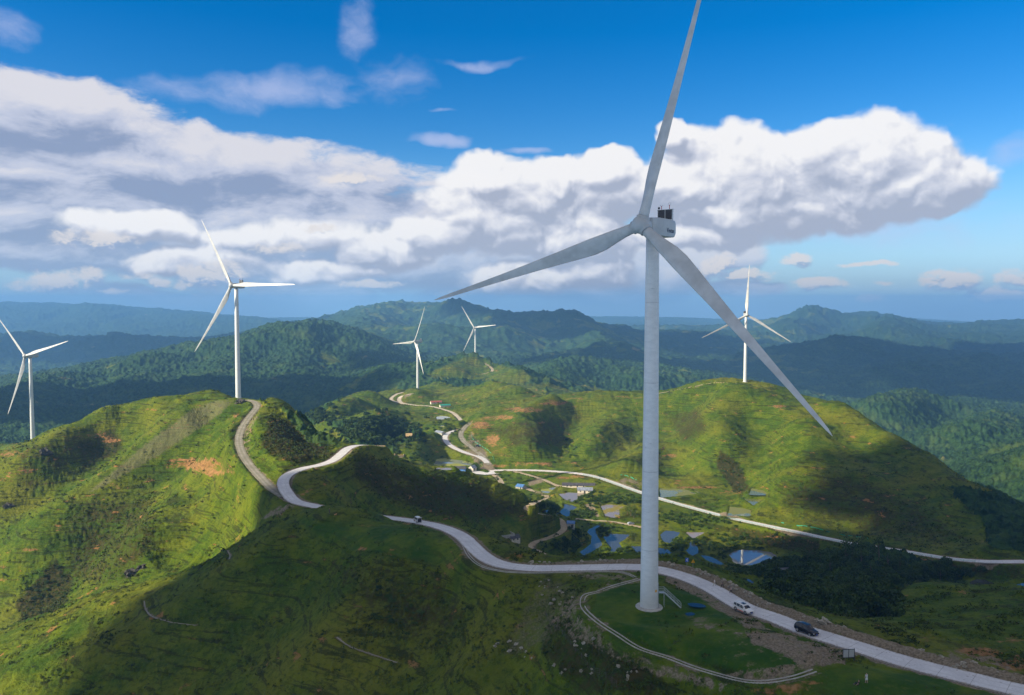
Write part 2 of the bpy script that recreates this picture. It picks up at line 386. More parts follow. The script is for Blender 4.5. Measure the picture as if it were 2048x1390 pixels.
# ------------------------------------------------------------------ roads (centre lines in world space)
def pts3(lst):
    return [(lambda u, e, Y: (u * Y, Y, e * Y))(*ray(a, b), Y) for a, b, Y in lst]
def road_line(pts, step=1.0, sm=9):
    l = smooth_line(pts, step); l[:, 2] = smooth1(l[:, 2], sm)
    l[:, 0] = smooth1(l[:, 0], 3); l[:, 1] = smooth1(l[:, 1], 3)
    return l
def hit_line(pl, y0, y1, step=1.0, sm=9):
    return road_line([q for q in (hit(a, b, y0, y1) for a, b in pl) if q is not None], step, sm)
ROADS = []     # name, line, half width, shoulder, kind
L_MAIN = road_line(pts3(R_MAIN)); ROADS.append(('road', L_MAIN, 2.55, 4.6, 'concrete'))
L_GRAV = road_line(pts3(R_GRAV)); ROADS.append(('gravel_track', L_GRAV, 2.1, 4.0, 'gravel'))
L_FAR = road_line(pts3(R_FAR)); ROADS.append(('road', L_FAR, 2.6, 5.0, 'concrete'))
L_FAR2 = road_line(pts3(R_FAR2)); ROADS.append(('gravel_track', L_FAR2, 2.5, 3.5, 'gravel'))
L_UP = road_line(pts3(R_UP)); ROADS.append(('road', L_UP, 2.0, 3.0, 'pale'))
ROADS.append(('dirt_track', hit_line([(982,944),(992,952),(1000,960),(1003,967),(999,972)], 550, 760), 2.2, 3.0, 'dirt'))
ROADS.append(('dirt_track', hit_line([(1046,974),(1065,981),(1082,988),(1096,992),(1089,999),(1068,1005),(1056,1011),(1053,1018),(1064,1024),(1085,1028),(1103,1031),(1118,1037),(1127,1048),(1128,1057),(1117,1067),(1095,1076),(1070,1084),(1062,1089),(1070,1097),(1083,1106),(1090,1114)], 400, 680), 2.0, 2.5, 'dirt'))
ROADS.append(('dirt_track', hit_line([(1015,941),(1040,945),(1062,951),(1090,960),(1110,969),(1132,973),(1160,975)], 580, 760), 1.7, 2.5, 'dirt'))
ROADS.append(('dirt_track', hit_line([(1150,1037),(1185,1040),(1225,1043),(1260,1049),(1300,1058)], 420, 640), 1.3, 2.5, 'dirt'))
ROADS.append(('dirt_track', hit_line([(962,723),(972,728),(983,736),(984,742),(974,746),(962,749)], 1350, 1720, 2.0), 2.8, 4.0, 'dirt'))
ROADS.append(('dirt_track', hit_line([(1300,790),(1340,782),(1380,774),(1430,765),(1475,767)], 800, 960), 1.1, 1.5, 'dirt'))
ROADS.append(('gravel_track', hit_line([(806,808),(798,800),(803,792),(815,789),(828,786)], 950, 1160), 2.4, 2.5, 'pale'))
for _pl in ([(288,1200),(292,1218),(305,1232),(340,1243),(395,1250)], [(672,1272),(700,1292),(745,1308),(800,1326)], [(455,1100),(460,1110),(458,1118)]):
    ROADS.append(('footpath', hit_line(_pl, 150, 420, .8, 3), .2, 1.6, 'gravel'))
M_road = np.zeros(XX.shape, np.float32)       # bare soil beside roads
for name, ln, hw, sh, kind in ROADS:
    R = hw + sh * 2.2
    D, Z, _ = line_field(ln, R)
    w = sstep(hw + sh * 2.0, hw + 1.0, D)
    ZZ = ZZ * (1 - w) + (Z - .02) * w
    ZZ = np.where(D < hw + .35, Z - .32, ZZ)
    M_road = np.maximum(M_road, sstep(hw + sh * (.55 if kind != 'dirt' else .3), hw + .3, D) * (.9 if kind in ('concrete', 'pale') else .6))
# rubble berm along the outer edge of the saddle road
k0 = [i for i, p in enumerate(L_MAIN) if 120 < p[1] < 222 and p[0] > 0]
seg = L_MAIN[k0]
tan = np.gradient(seg[:, :2], axis=0); tan /= np.linalg.norm(tan, axis=1)[:, None]
sgn = np.sign(tan[:, 0])
BERM = np.stack([seg[:, 0] - tan[:, 1] * sgn * 5.0, seg[:, 1] + tan[:, 0] * sgn * 5.0, seg[:, 2]], 1)
D, Z, T = line_field(BERM, 7)
wb = np.exp(-(D / 1.5) ** 2) * sstep(215, 195, YY)
ZZ = ZZ + wb * (.75 + .35 * gnoise(XX / 1.3, YY / 1.3))
M_road = np.maximum(M_road, np.exp(-(D / 2.6) ** 4) * sstep(222, 205, YY))

# ------------------------------------------------------------------ ponds
PONDS = [  # kind, polygon
 ('blue', [(1129,1006),(1140,1007.5),(1154.6,1014.7),(1145.6,1020),(1139,1026.5),(1140,1032),(1132,1033),(1124,1028.6),(1110,1027),(1122,1021),(1128.4,1014)]),
 ('blue', [(1078.7,1023),(1097.7,1018.5),(1096,1025),(1084,1027)]),
 ('muddy', [(1116.7,988.5),(1135,985),(1176,986),(1162,994),(1145,1004),(1131,1000)]),
 ('muddy', [(1201.6,1012),(1214,1008.4),(1248.5,1012),(1238,1019),(1239.5,1032),(1227,1036),(1210.6,1032)]),
 ('blue', [(1221.5,1047),(1198,1049),(1178,1058),(1174,1064),(1183,1073),(1181.5,1086),(1160,1104),(1167,1111.5),(1187,1101.5),(1205,1090),(1204,1082.5),(1193.5,1068),(1192,1059),(1204,1052)]),
 ('blue', [(1206.8,1074),(1219.5,1067),(1260.5,1069),(1249,1079.6),(1237,1086),(1245,1094),(1234,1101),(1217.8,1108),(1223,1096),(1212.6,1084)]),
 ('blue', [(1262,1092),(1300,1092),(1334,1098),(1345,1106),(1330,1111),(1300,1108),(1274,1105)]),
 ('blue', [(1320,1069),(1332,1060),(1360.6,1065),(1352,1077),(1340,1087),(1326,1083)]),
 ('blue', [(1379,1082),(1394.5,1091),(1396,1100),(1398,1109),(1410,1118),(1428,1131),(1412.5,1129),(1398,1121),(1384,1112),(1371,1101),(1379,1094)]),
 ('blue', [(1402,1111),(1424,1116),(1445,1128),(1443,1131),(1430.6,1128),(1415,1121)]),
 ('mirror', [(1457,1109),(1469.5,1102),(1485,1099),(1502,1100),(1521,1101),(1542,1104.5),(1554.6,1112),(1536,1120.7),(1513.5,1127),(1493,1133),(1476,1128.5),(1467,1124.6),(1464,1117)]),
 ('mirror', [(1545,1140),(1556,1135),(1577.7,1134),(1588.7,1145),(1598,1152),(1611,1156),(1597,1162.7),(1577.7,1160.6),(1562,1155),(1549,1147.7)]),
 ('blue', [(1549,1162.4),(1577.7,1165.5),(1600,1170),(1600,1178.7),(1577.7,1177),(1552.5,1170.6)]),
 ('blue', [(1486,1156),(1496,1157),(1507,1164),(1504,1169),(1492,1165)]),
 ('blue', [(1937,1166),(1951,1158),(1970.7,1159),(1993,1169),(1975.6,1173),(1951,1172)]),
 ('blue', [(2030,1170),(2048,1165),(2080,1168),(2050,1174)]),
 ('pale', [(872.5,834),(881,830.5),(903,834.7),(888,839),(874,839)]),
 ('pale', [(878,851.5),(893,850),(887,855)]),
 ('pale', [(873,918),(888,917),(925,921),(948,927),(938,932),(907,933),(858,934.5),(870,926)]),
 ('muddy', [(872.5,935.2),(904,935),(903,940.5),(873.4,941)]),
 ('green', [(1319,976.4),(1369,978.4),(1396,988),(1321,996)]),
 ('green', [(1459.7,1013),(1503,1019),(1501,1033),(1455.7,1031)]),
 ('green', [(1503,977),(1527,981),(1537,989),(1499,988)]),
 ('green', [(1487,997),(1525,999),(1507,1011)]),
 ('muddy', [(1370,1064),(1412,1065),(1386,1077)]),
 ('pale', [(1080.5,979.5),(1097,976.7),(1114,973),(1097,986.8),(1086,986)]),
 ('dark', [(1379,1208.5),(1386,1207),(1400,1208.5),(1408,1213),(1395,1213),(1385,1211.5)]),
 ('dark', [(1375,1227),(1383,1226),(1385,1229),(1376,1230)]),
 ('blue', [(1003,1084),(1012,1083),(1014,1088),(1005,1089)]),
]
POND_OUT = []
M_pond = np.zeros(XX.shape, np.float32)
for kind, poly in PONDS:
    hs = [hit(a, b, 120, 1100) for a, b in poly]
    hs = [h for h in hs if h is not None]
    zp = float(np.median([h[2] for h in hs]))
    near = kind == 'dark'
    if near: zp -= .05
    if kind == 'mirror' and poly[0][0] < 1500: zp = -152.0
    wp = []
    for a, b in poly:
        u, e = ray(a, b); Yp = zp / e; wp.append((u * Yp, Yp))
    wp = np.array(wp)
    cx, cy = wp.mean(0); rr = np.hypot(*(wp - wp.mean(0)).T).max() + 14
    wi = window(cx, cy, rr)
    x = XX[wi].ravel(); y = YY[wi].ravel()
    d, ins = poly_sd(x, y, wp)
    d = np.where(ins, d, -d).reshape(XX[wi].shape)
    d = d + (.45 if not near else .25) * gnoise(XX[wi] / 2.3, YY[wi] / 2.3)
    bank = .6 if not near else .12
    reach = (7.0 if kind != 'mirror' else 22.0) if not near else 1.5
    prof = zp + np.where(d > 0, -np.clip(d * .5, 0, .8), np.clip(-d * .55, 0, bank))
    w = np.where(d > 0, 1.0, sstep(-reach, -.8 if not near else -.3, d))
    z0 = ZZ[wi]
    ZZ[wi] = np.where(w > 0, z0 * (1 - w) + prof * w, z0)
    M_pond[wi] = np.maximum(M_pond[wi], np.where(d > -1.2, 1, 0))
    c = wp.mean(0)
    grow = c + (wp - c) * (1 + (1.6 if not near else .5) / np.maximum(np.hypot(*(wp - c).T), 1e-3))[:, None]
    POND_OUT.append((kind, grow, zp))

DRAINS = [([(1280,1159),(1233,1170.6),(1195,1182),(1172,1193),(1165,1203),(1168,1217),(1192,1240.5),(1233,1269),(1278,1294.4),(1341,1320),(1417,1345),(1474.6,1359.5),(1509.5,1366),(1544,1364),(1592,1352),(1636,1338)], 125, 215, 'pale twin-kerbed concrete drain looping round the grass pad of the nearest turbine', .9, .2),
 ([(911,1071),(926,1090),(938,1112),(962,1132),(1005,1143),(1060,1146),(1120,1145),(1200,1143),(1245,1146),(1272,1154)], 190, 262, 'pale concrete drain along the inner edge of the bending saddle road', .7, .18)]
DR_LN = []
M_flat = np.zeros(XX.shape, np.float32)
for pl, y0, y1, lb, gp, w_ in DRAINS:
    ln = hit_line(pl, y0, y1, .6, 14)
    D, Z, _ = line_field(ln, 4.0)
    w = sstep(3.2, 1.2, D); ZZ = np.where(D < 4, ZZ * (1 - w) + Z * w, ZZ); M_flat = np.maximum(M_flat, sstep(2.2, 1.0, D))
    DR_LN.append((ln, lb, gp, w_))
# level pads under turbines
def flatten(X, Y, z, r, r2):
    wi = window(X, Y, r2 + 2)
    d = np.hypot(XX[wi] - X, YY[wi] - Y); w = sstep(r2, r, d)
    ZZ[wi] = ZZ[wi] * (1 - w) + z * w
TURB = [  # hub pixel, depth, base z, yaw, first blade angle
 ('main', (1282, 450), 162.0, None, 37.5, 14.0),
 ('left', (463, 571), 570.0, None, 20.0, -30.0),
 ('leftmost', (50, 712), 718.0, None, 20.0, -45.0),
 ('centre', (829, 683), 1140.0, None, 50.0, 24.0),
 ('peak', (948, 655), 1675.0, None, 29.0, -36.0),
 ('right', (1494, 630), 873.0, None, 5.3, 2.7)]
TPOS = []
for nm, (hx, hy), Y, _, yaw, a0 in TURB:
    u, e = ray(hx, hy); H = Vector((u * Y, Y, e * Y))
    yr = math.radians(yaw)
    # tower stands 5 m behind the hub along the rotor axis
    base = Vector((H.x + math.sin(yr) * 5.0, H.y + math.cos(yr) * 5.0, 0))
    if nm == 'main':
        u2, e2 = ray(1299, 1214); base.z = e2 * base.y
    else:
        base.z = ground(base.x, base.y)
    flatten(base.x, base.y, base.z, 4 if nm != 'main' else 9, 9 if nm != 'main' else 16)
    TPOS.append((nm, H, base, yr, a0))

# ------------------------------------------------------------------ land cover masks
PXg, PYg = project(XX, YY, ZZ)
n1 = fbm(XX, YY, 26, 4, seed=41); n2 = fbm(XX, YY, 9, 3, seed=43); n3 = fbm(XX, YY, 90, 3, seed=47)
slope = np.hypot(*np.gradient(ZZ, axis=(0, 1))) * 0
forest = sstep(1330, 1480, YY) * sstep(.30, .18, n3 * .5 + fbm(XX, YY, 420, 3, seed=51) * .8)
FOR = [
 (380, 430, [(700,838),(740,832),(790,835),(830,850),(850,870),(820,880),(790,900),(740,905),(690,880),(660,850)], 560, 950),
 (0, 0, [(600,840),(640,812),(690,792),(660,815),(640,845),(610,860)], 880, 1200),
 (0, 0, [(1540,1150),(1600,1085),(1680,1095),(1760,1090),(1850,1120),(1930,1150),(1900,1160),(1830,1150),(1790,1180),(1760,1200),(1790,1240),(1740,1262),(1640,1225),(1560,1190),(1520,1180)], 195, 440),
 (0, 0, [(1880,970),(2048,990),(2300,1000),(2300,1120),(2048,1108),(1980,1100),(1960,1040)], 400, 700),
 (0, 0, [(600,870),(560,820),(500,795),(600,830),(680,890),(640,900)], 400, 560),
 (0, 0, [(860,765),(900,755),(1000,770),(1100,790),(1130,795),(1050,782),(960,772),(900,775)], 1230, 1500),
]
forest = np.maximum(forest, sstep(850, 910, YY) * sstep(1600, 1700, PXg) * sstep(.5, .2, fbm(XX, YY, 300, 3, seed=61)))
forest = np.maximum(forest, sstep(740, 800, YY) * sstep(620, 560, PXg) * sstep(.5, .2, fbm(XX, YY, 300, 3, seed=61)))
forest = forest * (1 - .85 * img_poly_mask([(850,752),(900,726),(950,712),(1010,733),(1070,758),(1040,766),(960,762),(880,764)], 1330, 1760, 8))
for _, _, poly, y0, y1 in FOR:
    forest = np.maximum(forest, sstep(.42, .72, img_poly_mask(poly, y0, y1, 16) + n1 * .6 + n2 * .35))
soil = np.zeros(XX.shape)
SOIL = [  # px, py, rx, ry, ymin, ymax, strength
 (400,930,62,16,380,560,1),(430,945,50,8,380,560,.9),(330,935,30,8,380,560,.6),(190,870,40,9,450,620,.8),(215,880,22,10,450,620,.8),(70,942,40,8,430,600,.8),(190,845,26,5,450,640,.7),(300,820,22,5,450,640,.7),(20,905,50,12,430,600,.7),(30,950,40,8,430,600,.5),
 (230,970,18,12,380,520,.6),(210,1000,60,6,380,520,.5),(60,1100,26,6,340,480,.7),(300,960,16,10,380,520,.6),(380,820,50,18,480,620,.5),(470,830,30,16,480,620,.5),(350,850,60,12,480,620,.5),
 (960,850,26,10,700,900,1),(1000,835,40,7,700,950,.9),(1050,820,50,7,760,960,.9),(1110,806,40,6,800,980,.9),(1150,797,30,5,800,980,.7),(985,880,22,16,680,860,.9),(1000,905,24,12,660,820,.7),(1080,845,30,6,740,900,.6),(1200,872,14,12,680,850,.6),(1210,884,10,6,680,850,.6),(1120,850,16,8,740,900,.5),
 (1060,928,90,4,640,760,.8),(1000,932,40,4,640,760,.8),(1340,913,22,7,640,780,.8),(1330,885,20,8,640,800,.4),(1380,938,24,3,600,760,.5),(1555,815,22,9,700,880,.7),(1560,885,20,5,600,780,.6),(1540,905,14,4,600,780,.5),(1570,920,24,5,600,780,.5),(1400,975,50,4,580,700,.9),(1360,968,50,4,580,700,.8),(1460,985,30,8,580,700,.8),(1530,975,16,6,560,700,.6),
 (1600,998,18,3,500,640,.8),(1440,800,20,4,700,900,.6),(1350,860,18,5,640,860,.6),(1480,870,16,4,640,860,.6),(1240,830,20,5,700,920,.6),(1290,900,18,4,640,820,.6),(1620,850,14,4,640,820,.5),(1150,930,20,4,640,760,.6),(700,800,18,4,900,1100,.6),(680,830,16,3,800,1060,.5),(870,880,20,3,640,860,.6),(260,850,20,4,450,640,.6),(120,900,30,5,430,620,.6),(150,1050,20,5,350,520,.5),(340,1080,18,5,300,480,.4),(420,860,30,6,440,600,.6),(500,860,8,10,420,560,.6),(1705,926,14,4,560,720,.6),(1500,960,30,6,560,700,.5),(1290,960,60,4,600,760,.5),(1240,975,40,6,560,720,.5),(1130,955,50,4,620,740,.7),(1095,950,40,4,620,740,.7),
 (1960,1305,70,14,130,200,.95),(2030,1330,60,22,120,200,.95),(1930,1325,40,10,120,190,.8),(2020,1280,50,10,120,200,.8),(1985,1350,60,12,120,200,.7),(1850,1280,50,8,130,200,.4),
 (1560,1378,70,12,120,140,.9),(1620,1365,30,6,120,140,.8),(1330,1330,60,5,130,160,.6),
 (840,1170,60,30,160,280,.45),(860,1210,50,40,160,280,.4),(720,1100,40,12,200,300,.5),(780,1110,16,16,200,300,.6),(640,1120,40,8,200,300,.4),(760,1205,30,10,180,280,.5),(620,1125,30,8,180,300,.5),(720,1212,20,5,180,300,.6),(880,1320,60,14,150,220,.45),(560,1300,80,10,180,260,.25),
 (770,830,50,8,700,960,.6),(830,855,26,8,700,960,.6),(990,742,10,8,1400,1750,.6),(930,740,10,10,1400,1750,.5),(1260,795,60,4,850,960,.6),(1330,800,40,5,800,960,.5),(900,815,14,4,900,1050,.5),(920,793,40,6,1000,1200,.5),(960,795,30,5,900,1200,.4),
 (1545,1075,24,5,420,520,.8),(1480,1060,60,5,440,560,.5),(1640,1080,80,6,400,500,.5),(1750,1105,90,8,380,460,.5),(1850,1120,60,6,370,430,.5),
 (850,905,60,3,640,760,.5),(800,912,20,4,640,760,.6),(820,925,50,5,600,740,.4),(1050,1010,30,4,480,600,.5),(1140,1000,50,6,480,640,.3),(1130,1062,14,5,440,520,.6),(1165,1085,14,8,420,500,.5),
]
for a, b, rx, ry, y0, y1, s_ in SOIL:
    i0, i1 = np.searchsorted(vs, math.log(y0)), np.searchsorted(vs, math.log(y1))
    q = ((PXg[i0:i1] - a) / rx) ** 2 + ((PYg[i0:i1] - b) / ry) ** 2
    soil[i0:i1] = np.maximum(soil[i0:i1], s_ * np.exp(-q * .8))
dirt = M_road.copy()
DIRT = [
 ([(1490,1262),(1560,1262),(1690,1300),(1690,1330),(1600,1335),(1560,1310),(1500,1290)], 125, 170, .85, 10),
 ([(1150,1190),(1090,1225),(1110,1260),(1180,1300),(1300,1350),(1430,1385),(1520,1385),(1480,1372),(1340,1332),(1230,1282),(1160,1230)], 130, 190, .55, 8),
 ([(1380,1215),(1480,1260),(1570,1300),(1600,1330),(1480,1345),(1400,1320),(1440,1270),(1360,1240)], 125, 170, .46, 14),
 ([(1290,1220),(1350,1290),(1300,1300),(1240,1260)], 130, 170, .36, 14),
 ([(1640,1325),(1540,1372),(1420,1352),(1480,1340),(1580,1325)], 125, 150, .75, 7),
 ([(1320,1140),(1400,1175),(1480,1225),(1550,1262),(1500,1262),(1400,1200),(1330,1162)], 150, 200, .8, 5),
 ([(1160,1120),(1280,1150),(1220,1175),(1120,1150),(1040,1140)], 180, 220, .45, 8),
 ([(470,905),(465,870),(495,820),(520,830),(505,870),(500,920),(560,985),(600,1010),(560,1000)], 300, 560, .5, 8),
 ([(940,862),(960,880),(985,925),(990,940),(960,940),(925,895)], 660, 850, .6, 5),
 ([(1270,985),(1235,965),(1250,950),(1290,965)], 560, 680, .6, 4),
 ([(1167,1008),(1185,1006),(1201,1033),(1194,1035),(1178,1023)], 480, 600, .9, 3),
 ([(1050,965),(1080,955),(1090,965),(1060,972)], 560, 720, .8, 3),
 ([(600,1010),(540,1035),(500,1050),(560,1010)], 290, 360, .7, 5),
 ([(1890,1290),(2048,1330),(2048,1362),(1900,1325)], 120, 165, .5, 8),
]
for poly, y0, y1, s_, sf in DIRT:
    dirt = np.maximum(dirt, s_ * img_poly_mask(poly, y0, y1, sf))
scree = np.maximum(.9 * img_poly_mask([(470,800),(430,800),(380,820),(300,880),(210,955),(170,990),(215,970),(330,905),(440,830)], 430, 620, 9), .6 * img_poly_mask([(1090,1150),(1180,1180),(1150,1230),(1080,1300),(1000,1320),(1040,1220)], 150, 230, 14))
brown = np.zeros(XX.shape)
BROWN = [  # bracken coloured slopes
 ([(700,895),(790,935),(870,950),(950,965),(1040,1000),(1060,1030),(960,1050),(860,1030),(760,1000),(700,960)], 340, 540, .55, 20),
 ([(540,830),(660,880),(670,910),(590,930),(520,900)], 380, 560, .75, 14),
 ([(640,1120),(760,1100),(900,1160),(960,1250),(900,1330),(760,1290),(680,1200)], 160, 290, .42, 50),
 ([(130,1000),(300,980),(330,1080),(240,1180),(130,1170)], 330, 520, .45, 30),
 ([(30,900),(180,860),(240,900),(120,960),(30,1000)], 420, 600, .4, 20),
 ([(1560,960),(1700,940),(1850,1010),(1960,1090),(1800,1090),(1560,1020)], 420, 640, .45, 25),
 ([(1330,830),(1400,810),(1420,860),(1370,900)], 680, 900, .5, 16),
 ([(960,855),(1060,835),(1160,830),(1130,900),(1030,900)], 680, 900, .5, 18),
 ([(1640,1090),(1800,1110),(2048,1130),(2048,1160),(1850,1150),(1700,1120)], 330, 440, .5, 12),
 ([(1460,1050),(1640,1080),(1640,1120),(1560,1100),(1460,1075)], 420, 540, .6, 10),
 ([(740,1185),(800,1160),(830,1200),(870,1240),(840,1290),(790,1260)], 170, 260, .5, 18),
 ([(30,1210),(110,1120),(150,1160),(120,1230),(50,1260)], 340, 500, .9, 14),
 ([(150,880),(230,850),(250,900),(160,950)], 430, 620, .6, 14),
 ([(1440,900),(1480,930),(1500,980),(1470,985),(1430,930)], 580, 760, .8, 10),
 ([(1090,1210),(1170,1260),(1300,1340),(1380,1390),(1150,1390),(1080,1300)], 125, 175, .5, 14),
]
for poly, y0, y1, s_, sf in BROWN:
    brown = np.maximum(brown, s_ * img_poly_mask(poly, y0, y1, sf))
lush = sstep(.15, .75, n2 * .7 + n1 * .5 + np.maximum.reduce([img_poly_mask([(1200,1180),(1300,1165),(1420,1200),(1500,1262),(1560,1300),(1620,1330),(1480,1345),(1340,1312),(1240,1265),(1180,1220)], 125, 185, 8),
 .8 * img_poly_mask([(600,1040),(780,1045),(900,1090),(930,1140),(760,1110),(640,1080)], 210, 300, 18),
 .8 * img_poly_mask([(1620,1350),(1700,1325),(1900,1350),(2048,1390),(1600,1395)], 120, 136, 8),
 .7 * img_poly_mask([(960,1000),(1060,1020),(1120,1050),(1080,1070),(1020,1065),(960,1040)], 400, 540, 10)]))
soil *= (1 - forest)
# the finest grown detail: tussocks, shrubs and tree crowns as real relief
near_w = sstep(520, 300, YY)
rough = np.clip(1 - lush * .7 - M_road * 1.2 - M_pond * 2 - M_flat * 2, 0, 1)
dirt = np.maximum(dirt, M_flat * .5)
near_w = sstep(300, 220, YY)
tn = lambda w, o: np.abs(gnoise(XX / w + o, YY / w - o))
shrub = sstep(-.35, .35, n2 + brown * .9 - .05)
ZZ += near_w * rough * (.30 + .75 * shrub) * (tn(2.5, 50) + .55 * tn(1.2, 9) - .3)
ZZ += (1 - near_w) * sstep(620, 480, YY) * rough * (.3 + .9 * shrub) * (tn(4.3, 20) + .5 * tn(2.4, 31) - .3)
ZZ += sstep(480, 620, YY) * (1 - far) * rough * (.6 + 1.4 * shrub) * (tn(9, 20) + .3 * tn(5, 31) - .3)
fw = np.clip(forest * (1 - M_road * 1.5) * (1 - M_pond * 1.5), 0, 1)
def crowns(wl, seed):
    return 1 - np.minimum(1, 1.9 * np.abs(gnoise(XX / wl + seed, YY / wl - seed)) + .9 * np.abs(gnoise(XX / wl * 2.1 + seed, YY / wl * 2.1)))
ZZ += fw * np.where(YY > 2900, 14 * crowns(95, 3.3), np.where(YY > 1100, 7 * crowns(23, 3.3) + 5 * crowns(52, 7.7), 3.4 * crowns(9, 5.1) + 1.6 * crowns(17, 2.2)))

ph = ZZ / 1.35 + fbm(XX, YY, 30, 4, seed=71) * 3.4
tw_ = sstep(140, 240, YY) * sstep(760, 560, YY) * rough * (1 - valley) * (1 - .6 * M_road) * sstep(-.15, .25, fbm(XX, YY, 60, 3, seed=77) + .12) * (1 - forest)
ZZ += tw_ * .20 * np.sin(2 * np.pi * ph)
ph = ZZ / 3.0 + fbm(XX, YY, 50, 4, seed=73) * 3.0
tw_ = sstep(560, 760, YY) * (1 - far) * rough * (1 - valley) * sstep(-.1, .3, fbm(XX, YY, 90, 3, seed=78)) * (1 - forest)
ZZ += tw_ * .24 * np.sin(2 * np.pi * ph)
def add_attr(me, name, arr):
    a = me.color_attributes.new(name, 'FLOAT_COLOR', 'POINT')
    a.data.foreach_set('color', np.ascontiguousarray(arr, np.float32).ravel())

me = bpy.data.meshes.new('terrain')
idx = np.arange(NV * NU).reshape(NV, NU)
fc = np.stack([idx[:-1, :-1], idx[:-1, 1:], idx[1:, 1:], idx[1:, :-1]], -1).reshape(-1, 4)
me.vertices.add(NV * NU); me.vertices.foreach_set('co', np.stack([XX, YY, ZZ], -1).astype(np.float32).ravel())
me.loops.add(fc.size); me.loops.foreach_set('vertex_index', fc.ravel())
me.polygons.add(len(fc)); me.polygons.foreach_set('loop_start', np.arange(0, fc.size, 4))
me.polygons.foreach_set('use_smooth', np.ones(len(fc), bool))
me.update()
add_attr(me, 'cover', np.stack([forest, soil, dirt, np.ones_like(forest)], -1))
add_attr(me, 'cover2', np.stack([brown, lush, scree, np.ones_like(forest)], -1))
terrain = bpy.data.objects.new('hills', me); COL.objects.link(terrain)
terrain['kind'] = 'structure'
del fc, warpx, warpy, wx, wy, big, sm
#@@PART3
# ------------------------------------------------------------------ node helper
class NB:
    def __init__(self, nt): self.nt = nt
    def n(self, typ, ins=None, **props):
        nd = self.nt.nodes.new(typ)
        for k, v in props.items(): setattr(nd, k, v)
        for k, v in (ins or {}).items(): self.set(nd.inputs[k], v)
        return nd
    def set(self, sock, v):
        if isinstance(v, bpy.types.NodeSocket): self.nt.links.new(v, sock)
        elif isinstance(v, (tuple, list)) and len(v) == 3 and sock.type == 'RGBA': sock.default_value = (*v, 1)
        else: sock.default_value = v
    def m(self, op, a, b=0.0, c=None, clamp=False):
        nd = self.nt.nodes.new('ShaderNodeMath'); nd.operation = op; nd.use_clamp = clamp
        self.set(nd.inputs[0], a); self.set(nd.inputs[1], b)
        if c is not None: self.set(nd.inputs[2], c)
        return nd.outputs[0]
    def v(self, op, a, b=(0, 0, 0)):
        nd = self.nt.nodes.new('ShaderNodeVectorMath'); nd.operation = op
        self.set(nd.inputs[0], a); self.set(nd.inputs[1], b)
        return nd.outputs['Value'] if op in ('LENGTH', 'DOT_PRODUCT', 'DISTANCE') else nd.outputs[0]
    def mix(self, f, a, b, blend='MIX'):
        nd = self.nt.nodes.new('ShaderNodeMix'); nd.data_type = 'RGBA'; nd.blend_type = blend
        self.set(nd.inputs[0], f); self.set(nd.inputs[6], a); self.set(nd.inputs[7], b)
        return nd.outputs[2]
    dim = '3D'
    def noise(self, vec, scale, det=4, rough=.55, dist=0.0, w=False):
        nd = self.n('ShaderNodeTexNoise', {'Vector': vec, 'Scale': scale, 'Detail': det, 'Roughness': rough, 'Distortion': dist}, noise_dimensions=self.dim)
        return nd.outputs['Color'] if w else nd.outputs['Fac']
    def step(self, x, a, b):
        nd = self.n('ShaderNodeMapRange', {'Value': x, 'From Min': a, 'From Max': b}, interpolation_type='SMOOTHSTEP')
        return nd.outputs[0]

def new_mat(name, rough=.8, base=(.5, .5, .5), **kw):
    m = bpy.data.materials.new(name); m.use_nodes = True
    b = m.node_tree.nodes['Principled BSDF']
    b.inputs['Base Color'].default_value = (*base, 1); b.inputs['Roughness'].default_value = rough
    for k, v in kw.items(): b.inputs[k.replace('_', ' ')].default_value = v
    return m, NB(m.node_tree), b

def mottled(name, base, rough=.8, var=.25, scale=1.5, bump=0.0, **kw):
    """plain procedural material with uneven tone and optional bump"""
    m, N, b = new_mat(name, rough, base, **kw)
    co = N.n('ShaderNodeTexCoord').outputs['Object']
    f = N.noise(co, scale, 6, .6)
    dark = tuple(c * (1 - var) for c in base); lite = tuple(min(1, c * (1 + var)) for c in base)
    N.set(b.inputs['Base Color'], N.mix(N.step(f, .3, .7), dark, lite))
    if bump:
        bn = N.n('ShaderNodeBump', {'Height': N.noise(co, scale * 4, 4), 'Strength': bump, 'Distance': .1})
        N.set(b.inputs['Normal'], bn.outputs[0])
    return m

# ------------------------------------------------------------------ land material
m, N, b = new_mat('hillside', 1.0)
b.inputs['Specular IOR Level'].default_value = .12
pos = N.n('ShaderNodeNewGeometry').outputs['Position']
cov = N.n('ShaderNodeSeparateColor', {0: N.n('ShaderNodeAttribute', attribute_name='cover').outputs['Color']})
cov2 = N.n('ShaderNodeSeparateColor', {0: N.n('ShaderNodeAttribute', attribute_name='cover2').outputs['Color']})
F_, S_, D_ = cov.outputs[0], cov.outputs[1], cov.outputs[2]
B_, L_, C_ = cov2.outputs[0], cov2.outputs[1], cov2.outputs[2]
nb = N.noise(pos, .018, 5, .6)            # 55 m
nm_ = N.noise(pos, .09, 6, .65)           # 11 m
nf = N.noise(pos, .55, 5, .7)             # 2 m
nff = N.noise(pos, 2.4, 3, .7)
